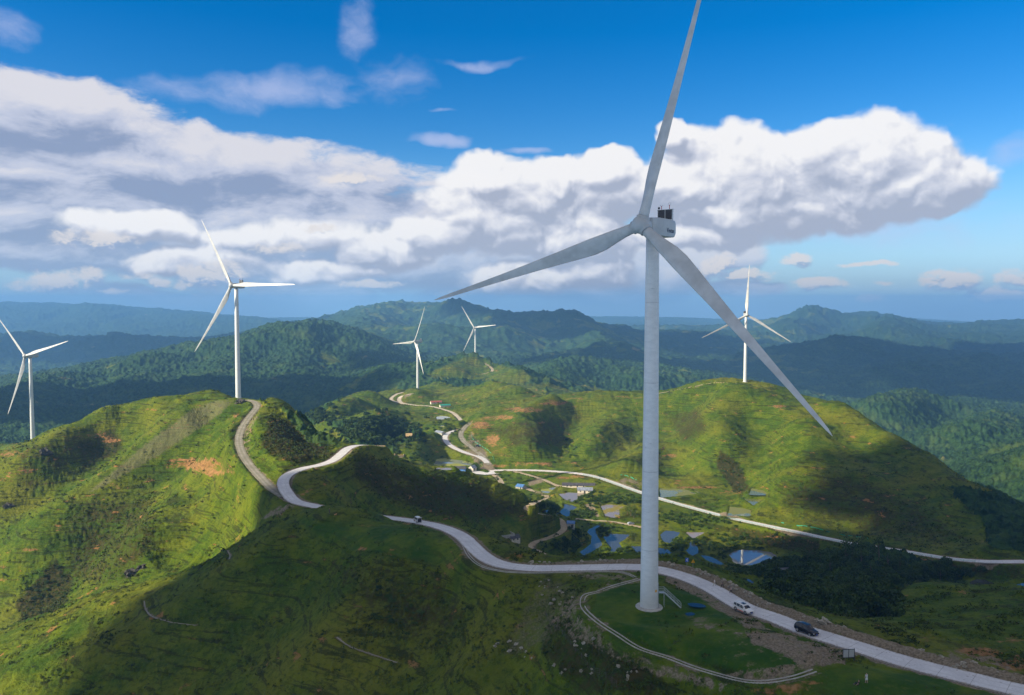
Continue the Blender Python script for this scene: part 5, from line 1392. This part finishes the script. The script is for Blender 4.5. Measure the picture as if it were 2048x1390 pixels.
# hedges and undergrowth between the ponds: a mass nobody could count
def scrub(name, label, specs, mat, dens=150, leaf=.22, seed=3):
    Vs, Fs, off = [], [], 0; r = random.Random(seed)
    bl = []
    for px, py, jx, jy, n, r0, r1, y0, y1 in specs:
        for _ in range(n):
            h = hit(r.gauss(px, jx), r.gauss(py, jy), y0, y1)
            if h is None: continue
            i = int(np.clip(np.searchsorted(vs, math.log(h[1])), 0, NV - 1)); j = int(np.clip(np.searchsorted(us, h[0] / h[1]), 0, NU - 1))
            if M_pond[i, j] > .5 or M_road[i, j] > .75: continue
            bl.append((h[0], h[1], h[2] + .1, r.uniform(r0, r1)))
    V, F = leaf_cloud(bl, dens, leaf, seed)
    o = bpy.data.objects.new(name, np_mesh(name, V, F, mat)); COL.objects.link(o)
    return stuff(o, label, 'undergrowth')
scrub('undergrowth', 'dark hedges and bracken on the banks between the ponds', [
 (1078,1013,14,6,60,.8,1.8,480,620),(1108,1022,8,5,40,.8,1.6,480,620),(1165,1028,14,6,60,.8,1.8,460,620),(1185,1020,8,8,20,.6,1.4,460,640),(1220,1000,40,6,90,.8,2.2,500,640),(1180,995,16,7,50,.8,1.8,520,640),(1200,1068,8,16,50,.8,1.8,430,540),(1160,1080,14,14,60,.8,2.0,420,520),(1215,1060,14,5,40,.6,1.5,440,540),
 (1245,1100,16,6,50,.8,1.8,420,500),(1360,1090,16,8,70,.8,2.0,400,500),(1340,1120,20,6,50,.8,1.6,380,470),(1420,1080,40,12,120,.6,1.6,400,500),(1480,1085,50,10,120,.6,1.6,400,520),(1560,1125,20,6,60,.8,2,390,470),(1440,1100,10,12,50,.6,1.4,400,480),(1520,1140,30,8,90,.8,2,330,440),(1400,1040,30,8,70,.6,1.8,480,580),(1340,1035,20,6,50,.6,1.8,480,580),
 (1130,1090,20,8,60,.8,1.6,400,500),(900,860,16,6,30,.8,1.6,720,900),(880,845,12,4,20,.8,1.8,800,950),(1070,995,10,4,20,.6,1.4,520,640),(1200,958,8,4,16,.6,1.2,580,680),(830,925,30,6,30,.8,1.6,600,760),(780,925,20,8,30,.8,1.8,600,760),(1000,955,14,4,16,.6,1.4,620,720)], M_leaf2, 60, .30, 5)
th_specs = [(1600,1150,30,16,90,1.6,3.2,220,430),(1660,1130,30,16,110,1.8,3.6,260,440),(1700,1170,36,20,150,1.6,3.4,215,420),(1740,1205,26,16,90,1.4,3.0,195,320),(1640,1195,30,12,90,1.4,2.8,200,330),(1790,1140,40,10,90,1.4,3.0,280,420),(1870,1145,40,8,70,1.2,2.6,300,420),(1570,1180,16,8,40,1.2,2.2,200,330),(1690,1230,24,10,60,1.0,2.2,185,260)]
scrub('thicket', 'dark tangled thicket filling the slope between the near road and the far road', th_specs, M_leaf, 38, .42, 8)
scrub('undergrowth', 'lighter green brambles through the dark thicket', [(a, b_, c * 1.15, d * 1.2, int(n * .45), r0 * .8, r1 * .7, y0, y1) for a, b_, c, d, n, r0, r1, y0, y1 in th_specs], M_leaf2, 40, .4, 18)
scrub('shaded_scrub', 'dark scrub on the steep wooded bank left of the valley huts', [(750,850,40,14,160,1.8,3.8,640,920),(800,870,26,12,90,1.6,3.2,620,900),(700,872,24,14,70,1.6,3.2,640,860),(640,835,16,10,50,2,4,800,1100)], M_leaf, 26, .6, 9)

# bracken and tussocks over the rough pasture: uncountable, one mass
cand = (shrub * rough * (1 - M_road) * (1 - M_pond) * (1 - forest) * (.25 + .75 * sstep(-.2, .5, n2 + brown)))
ii = np.where((vs > math.log(122)) & (vs < math.log(640)))[0]
jj = np.where((us > -.68) & (us < .68))[0]
wgt = cand[ii[0]:ii[-1] + 1, jj[0]:jj[-1] + 1].clip(0, 1).ravel() ** 1.5
pick = rng.choice(len(wgt), 14000, replace=False, p=wgt / wgt.sum())
pi_, pj = ii[0] + pick // len(jj), jj[0] + pick % len(jj)
bx, by, bz = XX[pi_, pj], YY[pi_, pj], ZZ[pi_, pj]
nl = 9
rad = (.22 + .0011 * by) * rng.uniform(.6, 1.5, len(bx))
off = rng.normal(size=(len(bx), nl, 3)); off[:, :, 2] = np.abs(off[:, :, 2]) * .7
Cb = np.stack([bx, by, bz], 1)[:, None, :] + off * (rad[:, None, None] * .62)
Cb = Cb.reshape(-1, 3); rs = np.repeat(rad, nl)[:, None] * .5
a_ = rng.normal(size=Cb.shape); a_ /= np.linalg.norm(a_, axis=1)[:, None]
b2_ = np.cross(a_, rng.normal(size=Cb.shape)); b2_ /= np.linalg.norm(b2_, axis=1)[:, None]
Vb = np.stack([Cb - a_ * rs, Cb + b2_ * rs * .6, Cb + a_ * rs, Cb - b2_ * rs * .6], 1).reshape(-1, 3)
M_brk = leaf_mat('bracken', (.022, .042, .006), (.055, .092, .011), (.095, .080, .024))
o = bpy.data.objects.new('bracken', np_mesh('bracken', Vb, np.arange(len(Vb)).reshape(-1, 4), M_brk)); COL.objects.link(o)
stuff(o, 'bracken and tussocks scattered over the rough hill pasture', 'bracken')

# ------------------------------------------------------------------ houses
def building(name, label, cat, px, py, y0, y1, L_, Wd, Hw, Hr, rz, wallc, roofc, doors=(), over=.35, wins=(), gable_dark=False, extra=None):
    h = hit(px, py, y0, y1); g0 = min(ground(h[0] + a, h[1] + b_) for a in (-L_ / 3, L_ / 3) for b_ in (-Wd / 3, Wd / 3))
    root = thing(name, label, cat, (h[0], h[1], max(g0, h[2] - .6)), rz)
    q = MB(); a, b_ = L_ / 2, Wd / 2
    v = [(-a, -b_, -1.2), (a, -b_, -1.2), (a, b_, -1.2), (-a, b_, -1.2), (-a, -b_, Hw), (a, -b_, Hw), (a, b_, Hw), (-a, b_, Hw), (-a, 0, Hw + Hr - .05), (a, 0, Hw + Hr - .05)]
    q.add(v, [(0, 1, 5, 4), (1, 2, 6, 9, 5), (2, 3, 7, 6), (3, 0, 4, 8, 7)]); q.build('wall', wallc, root)
    q = MB(); t_ = .12; ao, bo = a + over, b_ + over; dz = Hr * over / b_
    v = [(-ao, -bo, Hw - dz), (ao, -bo, Hw - dz), (ao, 0, Hw + Hr), (-ao, 0, Hw + Hr), (ao, bo, Hw - dz), (-ao, bo, Hw - dz)]
    v += [(x, y, z + t_) for x, y, z in v]
    q.add(v, [(0, 3, 2, 1), (3, 5, 4, 2), (6, 7, 8, 9), (9, 8, 10, 11), (0, 1, 7, 6), (4, 5, 11, 10), (1, 2, 8, 7), (2, 4, 10, 8), (0, 6, 9, 3), (3, 9, 11, 5)]); q.build('roof', roofc, root)
    for x in doors:
        q = MB(); q.box((x, -b_ - .01, 1.0), (1.1, .06, 2.0)); q.build('door', M_dark, root)
    for x in wins:
        q = MB(); q.box((x, -b_ - .01, 1.5), (.9, .06, .8)); q.build('window', M_glass, root)
    return root
M_wallw = mottled('whitewashed_wall', (.62, .57, .48), .9, .18, .8); M_wallg = mottled('grey_block_wall', (.36, .36, .33), .9, .2, .8)
M_roofd = mottled('dark_tile_roof', (.055, .055, .065), .7, .4, .9, .4); M_roofb = mottled('blue_sheet_roof', (.06, .16, .38), .5, .25, .7); M_roofr = mottled('rust_red_roof', (.30, .08, .06), .7, .25, .8)
M_roofg = mottled('green_sheet_roof', (.02, .26, .20), .6, .2, .8); M_thatch = mottled('thatch', (.42, .30, .15), .95, .25, 1.5, .5); M_roofs = mottled('slate_blue_roof', (.20, .23, .30), .6, .35, .6)
M_ruin = mottled('crumbling_stone', (.32, .25, .17), .95, .3, 1)
building('barn', 'longest whitewashed barn with a dark roof, just below the far road', 'barn', 1157, 973.5, 560, 720, 26, 5, 2.2, 1.6, -.08, M_wallw, M_roofd, (-1, 8.2), wins=(-9, -6, 4, 11))
building('barn', 'shorter white barn with a mottled slate roof in front of the longest barn', 'barn', 1170, 983.5, 540, 700, 11.5, 5, 2.4, 1.7, -.1, M_wallw, M_roofs, (-.2,), wins=(-3.5, 3))
building('shed', 'blue-roofed shed on the bank beside the dirt track', 'shed', 1042, 976, 540, 720, 6.5, 6, 2.0, 1.5, -.6, M_wallg, M_roofb, (1.5,))
building('hut', 'small hut with a bright blue roof standing at the edge of the blue pond', 'hut', 1142, 1052, 430, 600, 4.4, 4.2, 2.8, 1.1, -.15, M_wallg, M_roofb, (.8,))
building('stone_house', 'small pale stone house with a grey roof at the foot of the dark spur', 'house', 1028, 1080, 400, 520, 5.6, 4.2, 2.3, 1.4, .55, M_wallw, M_roofd, (), wins=(-1.4, 1.2))
building('farmhouse', 'low farmhouse with a dark ragged roof and blue sheeting beside the valley pond', 'farmhouse', 920, 940, 620, 780, 10, 5, 2.2, 1.7, -.1, mottled('blue_sheeting_wall', (.08, .20, .50), .7, .5, .5), M_roofd, (-2,))
building('cottage', 'little white gabled cottage just right of the farmhouse', 'cottage', 945, 939, 620, 780, 5, 5, 2.4, 2.0, .9, M_wallw, M_roofs, (0,))
building('thatched_hut', 'straw-coloured thatched hut on the edge of the green knoll', 'hut', 818, 874, 680, 860, 5.5, 4.5, 2.0, 2.0, .1, M_thatch, M_thatch)
building('barn', 'far barn with a rust red roof above the winding road', 'barn', 872, 807, 880, 1150, 14, 5.5, 2.4, 1.5, .35, M_wallw, M_roofr, (2,), wins=(-3,))
building('barn', 'far shed with a green sheet roof below the rust red barn', 'barn', 890, 813, 860, 1100, 13, 4.5, 2.0, 1.2, .4, M_wallw, M_roofg)
building('shed', 'long slate blue shed by the small upper ponds', 'shed', 880, 867, 700, 900, 10, 4.5, 2.0, 1.4, -.7, M_wallg, M_roofs)
h = hit(797, 913, 560, 760)
t = thing('ruined_house', 'roofless crumbling walls on the sunlit terrace left of the pond', 'ruin', (h[0], h[1], h[2] - .2), .2)
for k, (x, y, sx_, sy_, hh) in enumerate([(-5, 0, 4, .5, 1.8), (-3, 2, .5, 4, 2.2), (2, -2, 5, .5, 1.6), (4.5, 0, .5, 4, 2.0), (1, 2.5, 4, .5, 1.2), (-6.5, 3, 2, .5, 1.0)]):
    q = MB(); q.box((x, y, hh / 2 - .5), (sx_, sy_, hh + 1)); q.build('wall', M_ruin, t, bevel=.08)
# walled pen beside the stone house
h = hit(1012, 1070, 400, 520)
t = thing('animal_pen', 'walled grassy pen behind the small stone house', 'pen', (h[0], h[1], h[2] - .1), .5)
for x, y, sx_, sy_ in ((0, -3, 8, .3), (0, 3, 8, .3), (-4, 0, .3, 5.7), (4, 0, .3, 5.7)):
    q = MB(); q.box((x, y, .1), (sx_, sy_, 1.9)); q.build('wall', M_wallg, t)
# teal netting pinned over the road cuttings, and the teal rail of the far road
def netting(pl, y0, y1, h0, label, n=7):
    ln = hit_line(pl, y0, y1, 2.0, 3)
    t = thing('safety_netting', label, 'netting', tuple(ln[0])); o0 = t.location
    q = MB()
    for k in range(0, len(ln) - 1):
        if random.random() < .35: continue
        a, b_ = ln[k], ln[k + 1]; za, zb = ground(a[0], a[1]), ground(b_[0], b_[1])
        v = [(a[0] - o0.x, a[1] - o0.y, za - o0.z), (b_[0] - o0.x, b_[1] - o0.y, zb - o0.z), (b_[0] - o0.x, b_[1] - o0.y - .2, zb - o0.z + h0 * random.uniform(.6, 1.2)), (a[0] - o0.x, a[1] - o0.y - .2, za - o0.z + h0)]
        q.add(v, [(0, 1, 2, 3)])
    q.build('net', M_teal, t)
netting([(942,868),(950,884),(962,892),(975,900),(985,912),(990,925)], 640, 840, .7, 'teal netting strung over the cutting beside the gravel loop')
netting([(1235,952),(1248,950),(1262,955),(1275,962)], 560, 700, .7, 'teal netting on the bank above the far road left of the tower')
netting([(1560,1045),(1600,1052),(1650,1062),(1700,1072),(1745,1084)], 430, 560, .5, 'teal netting along the dark bank above the far road')
fr_ = [p_ for p_ in L_FAR if p_[0] / p_[1] > .09 and p_[1] > 395]
fa = np.array(fr_); tt = np.gradient(fa[:, :2], axis=0); tt /= np.linalg.norm(tt, axis=1)[:, None]; sg = np.sign(tt[:, 0])
t = thing('guard_fence', 'thin teal guard fence along the valley side of the far road', 'guard fence', tuple(fa[0])); o0 = t.location
sidep = np.stack([fa[:, 0] + tt[:, 1] * sg * 2.9, fa[:, 1] - tt[:, 0] * sg * 2.9, fa[:, 2]], 1)
q = MB()
for hh in (.45, .85): q.tube([Vector(p_) - o0 + Vector((0, 0, hh)) for p_ in sidep[::3]], .05, 4)
q.build('rail', M_teal, t)
q = MB()
for p_ in sidep[::5]: q.box((p_[0] - o0.x, p_[1] - o0.y, p_[2] - o0.z + .3), (.09, .09, 1.3))
o = q.build('posts', M_teal, t); o['kind'] = 'stuff'
#@@PART4
# ------------------------------------------------------------------ sun, sky, air
SUN = Vector((-.83, -.34, .44)).normalized()
sl = bpy.data.lights.new('sun', 'SUN'); sl.energy = 5.0; sl.angle = math.radians(.6); sl.color = (1.0, .88, .66)
so_ = bpy.data.objects.new('sun', sl); COL.objects.link(so_); so_.rotation_euler = SUN.to_track_quat('Z', 'Y').to_euler()

world = bpy.data.worlds.new('World'); bpy.context.scene.world = world; world.use_nodes = True
world.cycles.sampling_method = 'NONE'
wn = NB(world.node_tree); bg = world.node_tree.nodes['Background']
sky = wn.n('ShaderNodeTexSky', sky_type='NISHITA', sun_disc=False, sun_elevation=math.asin(SUN.z), sun_rotation=math.atan2(SUN.x, SUN.y), altitude=900, air_density=1.0, dust_density=.35, ozone_density=2.5)
gen = wn.n('ShaderNodeTexCoord').outputs['Generated']
sx = wn.n('ShaderNodeSeparateXYZ', {0: gen})
az = wn.m('ARCTAN2', sx.outputs[0], sx.outputs[1]); el = wn.m('ARCSINE', sx.outputs[2])
AE = wn.n('ShaderNodeCombineXYZ', {0: az, 1: el}).outputs[0]

def azel(px, py):
    u, e = ray(px, py); return math.atan(u), math.atan(e / math.hypot(1, u))
def cloud_group(name, blobs, warp, wscale, amp, nscale, stretch, det, bil, bias):
    """density of a bank of clouds as a function of bearing and elevation"""
    g = bpy.data.node_groups.new(name, 'ShaderNodeTree')
    g.interface.new_socket('Vector', in_out='INPUT', socket_type='NodeSocketVector')
    g.interface.new_socket('Density', in_out='OUTPUT', socket_type='NodeSocketFloat')
    G = NB(g); G.dim = '2D'; gi = g.nodes.new('NodeGroupInput'); go = g.nodes.new('NodeGroupOutput')
    V = gi.outputs[0]
    wv = G.v('SUBTRACT', G.noise(V, wscale, 3, .6, w=True), (.5, .5, .5))
    Vw = G.v('ADD', V, G.v('MULTIPLY', wv, (warp, warp * .55, 0)))
    acc = None
    for px, py, rx, ry, wt in blobs:
        a0, e0 = azel(px, py); a1, _ = azel(px + rx, py); _, e1 = azel(px, py - ry)
        rxa, rya = abs(a1 - a0), abs(e1 - e0)
        q = G.v('MULTIPLY', G.v('SUBTRACT', Vw, (a0, e0, 0)), (1 / rxa, 1 / rya, 0))
        l2 = G.v('DOT_PRODUCT', q, q)
        d = G.m('MULTIPLY_ADD', l2, -wt, wt)
        acc = d if acc is None else G.m('SMOOTH_MAX', acc, d, .25)
    Vs = G.v('MULTIPLY', Vw, (stretch[0], stretch[1], 1))
    n = G.noise(Vs, nscale, det, .64)
    n = G.m('SUBTRACT', n, .5)
    if bil:   # billows: rounded heads
        vo = G.n('ShaderNodeTexVoronoi', {'Vector': G.v('ADD', Vs, G.v('MULTIPLY', G.v('SUBTRACT', G.noise(Vs, nscale * 1.6, 3, .6, w=True), (.5, .5, .5)), (.035, .035, 0))), 'Scale': nscale * 1.5, 'Detail': 2.0, 'Roughness': .5}, feature='F1', voronoi_dimensions='2D')
        n = G.m('ADD', G.m('MULTIPLY', n, 1 - bil * .4), G.m('MULTIPLY', G.m('SUBTRACT', .42, vo.outputs['Distance']), bil))
    G.set(go.inputs[0], G.m('ADD', G.m('MULTIPLY_ADD', n, amp, acc), bias))
    return g
BANK = [(60,225,250,72,.9),(250,262,90,22,.6),(120,320,330,60,.7),(420,335,330,58,.85),(620,362,230,45,.75),(150,430,360,80,.9),(480,440,330,80,.8),(740,450,180,75,.8),(60,510,260,50,.6),(520,520,220,50,.5),(840,500,190,75,.85),(640,575,110,32,.6),(1010,520,210,75,.85),(1180,580,150,35,.7),(1290,560,130,35,.6),(1480,572,90,16,.6),(930,580,90,40,.6),(1120,510,200,60,.7),(1380,510,120,30,.6),(400,590,160,16,.4),(900,430,150,60,.6),(-300,400,300,150,.8),(2400,500,260,60,.7)]
WISP = [(560,178,170,30,.5),(620,160,80,22,.3),(790,165,60,40,.25),(700,50,38,60,.3),(20,70,60,40,.35),(960,122,80,9,.3),(440,190,130,26,.28),(880,280,60,15,.65),(1040,305,42,8,.6),(2035,308,50,34,.55),(1930,330,60,30,.25),(1720,455,300,40,.35),(880,222,30,4,.3),(1830,420,160,20,.35)]
CUM = [(1690,320,190,78,1.),(1480,335,170,75,1.),(1850,370,125,58,1.),(1330,375,130,58,1.),(1210,345,70,42,1.),(1110,360,90,45,1.),(975,360,90,48,1.),(1560,420,280,48,1.),(1000,440,120,60,.9),(1160,450,110,80,.9),(1345,272,22,28,.7),(1400,470,160,26,.6),(1250,400,130,50,.9),(1700,400,200,50,.9),(1520,380,200,60,.9),(1050,400,110,50,.9),(880,470,90,36,.55),(770,505,80,26,.42),(560,475,110,26,.36),(1050,562,70,32,.5),(1190,545,60,26,.45),(420,525,110,22,.36),(935,405,80,40,.6),(250,455,100,22,.32),(640,545,80,20,.35)]
LOW = [(100,565,82,26,1.),(180,555,42,22,.9),(392,560,52,40,1.),(320,565,30,14,.8),(225,580,28,7,.9),(745,568,66,10,.9),(440,548,50,30,.8),(280,552,40,9,.6),(1430,530,50,26,.9),(1590,520,34,16,.9),(1490,552,70,14,.9),(1640,567,70,14,.8),(1730,527,75,6,.8),(1905,560,75,26,1.),(2030,556,50,20,.9),(2000,594,85,20,1.3),(190,480,90,26,.8),(560,500,60,14,.5),(640,455,50,10,.5),(1760,566,20,6,.6),(1740,598,30,8,.6),(900,590,34,14,.5),(140,620,26,9,.6),(700,358,60,14,.8)]
gB = cloud_group('bank_clouds', BANK, .10, 5.0, 2.3, 6.5, (1.0, 2.6), 9, 0, .42)
gW = cloud_group('wisp_clouds', WISP, .07, 8.0, 1.5, 10.0, (1.0, 1.8), 7, 0, .1)
gC = cloud_group('heap_clouds', CUM, .045, 14.0, 1.5, 9.0, (1.0, 1.25), 9, .55, .80)
gL = cloud_group('low_clouds', LOW, .02, 26.0, 1.35, 30.0, (1.0, 1.6), 7, .55, .22)
def field(g, vec):
    nd = world.node_tree.nodes.new('ShaderNodeGroup'); nd.node_tree = g; wn.set(nd.inputs[0], vec); return nd.outputs[0]
def lit(g, dx, dy):
    d = field(g, AE); return d, wn.m('SUBTRACT', d, field(g, wn.v('ADD', AE, (dx, dy, 0))))
hsv = wn.n('ShaderNodeHueSaturation', {'Hue': .507, 'Saturation': 1.50, 'Value': 1.27, 'Color': sky.outputs[0]}).outputs[0]
K = 10.0                          # cloud radiance in sky units (Background strength 0.1)
hz = wn.step(el, .19, -.02)
base = wn.mix(wn.m('MULTIPLY', hz, .8), hsv, (K * .25, K * .46, K * .72))
dW = field(gW, AE)
c = wn.mix(wn.m('MULTIPLY', wn.step(dW, -.15, 1.0), .62), base, (K * .50, K * .55, K * .76))
dB, lB = lit(gB, -.020, .030)
cb = wn.mix(wn.step(lB, -.30, .42), (K * .25, K * .31, K * .45), (K * .50, K * .53, K * .64))
cb = wn.mix(wn.step(lB, .30, .95), cb, (K * .66, K * .65, K * .69))
cb = wn.mix(wn.m('MULTIPLY', wn.step(el, .12, .015), .72), cb, wn.mix(.5, (K * .38, K * .52, K * .70), cb))
c = wn.mix(wn.m('MULTIPLY', wn.step(dB, -.10, .50), .96), c, cb)
dC, lC = lit(gC, -.014, .026)
lC2 = wn.m('ADD', wn.m('MULTIPLY', lC, .5), wn.m('MULTIPLY', wn.m('SUBTRACT', dC, field(gC, wn.v('ADD', AE, (-.004, .009, 0)))), 1.25))
cc = wn.mix(wn.step(lC2, -.55, .25), (K * .36, K * .40, K * .50), (K * .58, K * .60, K * .68))
cc = wn.mix(wn.step(lC2, .0, .75), cc, (K * .83, K * .82, K * .82))
c = wn.mix(wn.m('MULTIPLY', wn.step(dC, -.14, .48), .98), c, cc)
dL, lL = lit(gL, -.006, .009)
cl = wn.mix(wn.step(lL, -.35, .35), (K * .32, K * .40, K * .56), (K * .72, K * .68, K * .66))
c = wn.mix(wn.m('MULTIPLY', wn.step(dL, -.15, .75), .88), c, cl)
ov = wn.m('MAXIMUM', wn.step(wn.m('ABSOLUTE', az), .8, 1.1), wn.step(el, .45, .7))  # unseen overcast added overhead and behind, to grey and lift the ambient light
ov = wn.m('MULTIPLY', ov, wn.step(wn.noise(wn.v('MULTIPLY', gen, (1, 1, 2)), 2.2, 3), .30, .58))
c = wn.mix(wn.m('MULTIPLY', ov, .85), c, (K * .60, K * .56, K * .50))
c = wn.mix(wn.step(el, .012, -.012), c, (K * .34, K * .50, K * .70))
wn.set(bg.inputs['Color'], c); bg.inputs['Strength'].default_value = .063

# unseen clouds added up-sun, shaped to throw the shadows that lie on the hills
cm, N, b = new_mat('shade_cloud_white', 1.0, (.85, .86, .88))
def shade_cloud(lumps, label):
    """lumps: (ground X, ground Y, ground Z, radius) of the shadow wanted, sent up the sun direction"""
    bm = bmesh.new()
    for x, y, z, r, t in lumps:
        c0 = Vector((x, y, z)) + SUN * t
        for k in range(4):
            o_ = Vector((random.uniform(-.45, .45), random.uniform(-.45, .45), random.uniform(-.1, .15))) * r if k else Vector()
            M = Matrix.Translation(c0 + o_) @ Matrix.Diagonal((1, 1, .55, 1))
            bmesh.ops.create_icosphere(bm, subdivisions=4, radius=r * (.8 if k else 1), matrix=M)
    me = bpy.data.meshes.new('cloud'); bm.to_mesh(me); bm.free()
    n = len(me.vertices); co = np.empty(n * 3, np.float32); me.vertices.foreach_get('co', co); co = co.reshape(-1, 3)
    nr = np.empty(n * 3, np.float32); me.vertices.foreach_get('normal', nr); nr = nr.reshape(-1, 3)
    r0 = lumps[0][3]
    d = fbm(co[:, 0] + co[:, 2] * .7, co[:, 1] + co[:, 2] * .4, r0 * .8, 4) * r0 * .45
    me.vertices.foreach_set('co', (co + nr * d[:, None]).ravel()); me.update()
    me.polygons.foreach_set('use_smooth', [True] * len(me.polygons)); me.materials.append(cm)
    o = bpy.data.objects.new('cloud', me); COL.objects.link(o)
    return stuff(o, label, 'cloud')
T1 = 1500
SH1 = [(x, y, z, r, T1) for x, y, z, r in [(40,150,-70,75),(-60,150,-85,50),(-75,200,-80,38),(-30,250,-78,42),(130,150,-60,80),(60,230,-70,70),(-15,215,-75,60),(150,260,-90,80),(230,190,-70,90),(110,330,-110,75),(200,340,-110,90),(300,300,-110,100),(60,380,-140,45),(150,410,-140,60),(260,430,-140,75),(20,110,-90,60),(-70,110,-110,55),(-130,150,-110,45),(180,90,-60,80),(330,450,-130,80),(300,560,-130,60),(-20,300,-90,30),(45,160,20,60),(-95,225,-100,45),(-105,285,-98,40),(-75,310,-85,30),(-115,190,-110,40),(-60,280,-80,40)]]
shade_cloud(SH1, 'big unseen cloud up-sun, shaped to shade the near ridge')
SH2 = [(x, y, z, r, 2600) for x, y, z, r in [(300,600,-130,45),(520,790,-115,65),(450,740,-120,55),(420,620,-120,75),(470,520,-130,80),(380,500,-140,60),(540,700,-140,70),(520,420,-130,110),(640,560,-170,110),(640,820,-200,80)]]
shade_cloud(SH2, 'unseen cloud up-sun, shaped to shade the right hand hill')
SH3 = [(x, y, z, r, 3600) for x, y, z, r in [(-450,1500,-190,200),(-360,1480,-190,150),(-700,1450,-190,220),(-450,1800,-190,140),(-950,1600,-190,260),(-330,2200,-150,140)]]
shade_cloud(SH3, 'long unseen cloud up-sun, shaped to shade the wooded valley')
SH4 = [(x, y, z, r, 6500) for x, y, z, r in [(900,3000,-260,420),(1500,3500,-260,520),(2300,3700,-250,600),(1900,3000,-270,420),(600,4200,-230,350),(1500,2500,-260,260),(3100,4300,-200,600),(2500,2900,-260,400)]]
shade_cloud(SH4, 'broad unseen cloud up-sun, shaped to shade the far valley')
SH5 = [(x, y, z, r, 9500) for x, y, z, r in [(-2600,4800,-250,500),(-1500,5300,-250,400),(-3600,4700,-250,500),(-900,3300,-300,350),(600,4800,-150,500)]]
shade_cloud(SH5, 'distant unseen cloud up-sun, shaped to shade the blue ranges')

# air between the camera and the far hills
hm = bpy.data.materials.new('air'); hm.use_nodes = True; nt = hm.node_tree
nt.nodes.remove(nt.nodes['Principled BSDF'])
pv = nt.nodes.new('ShaderNodeVolumePrincipled'); pv.inputs['Color'].default_value = (.21, .48, .92, 1); pv.inputs['Density'].default_value = 1.15e-4; pv.inputs['Anisotropy'].default_value = .0
nt.links.new(pv.outputs[0], nt.nodes['Material Output'].inputs['Volume'])
zt = 125.0
zlo = float(ZZ.min()) - 1.0
hx = [( -16000, -400, zlo), (16000, -400, zlo), (16000, 15600, zlo), (-16000, 15600, zlo), (-16000, -400, zt), (16000, -400, zt), (16000, 15600, zt), (-16000, 15600, zt)]
haze = mesh_obj('haze', hx, [(3, 2, 1, 0), (4, 5, 6, 7), (0, 1, 5, 4), (1, 2, 6, 5), (2, 3, 7, 6), (3, 0, 4, 7)], hm)
haze['kind'] = 'stuff'

# ------------------------------------------------------------------ camera and render settings
cam = bpy.data.cameras.new('camera'); co_ = bpy.data.objects.new('camera', cam); COL.objects.link(co_)
co_.rotation_euler = (math.pi / 2 - TH, 0, 0)
cam.sensor_width = 36; cam.lens = FPX * 36 / 2048; cam.clip_start = 1; cam.clip_end = 60000
sc = bpy.context.scene; sc.camera = co_
sc.view_settings.view_transform = 'Standard'; sc.view_settings.look = 'None'; sc.view_settings.exposure = 0.9; sc.view_settings.gamma = 1
cy = sc.cycles
cy.adaptive_threshold = .02; cy.max_bounces = 5; cy.diffuse_bounces = 2; cy.glossy_bounces = 3; cy.volume_bounces = 1; cy.transparent_max_bounces = 6; cy.transmission_bounces = 2
cy.sample_clamp_indirect = 4
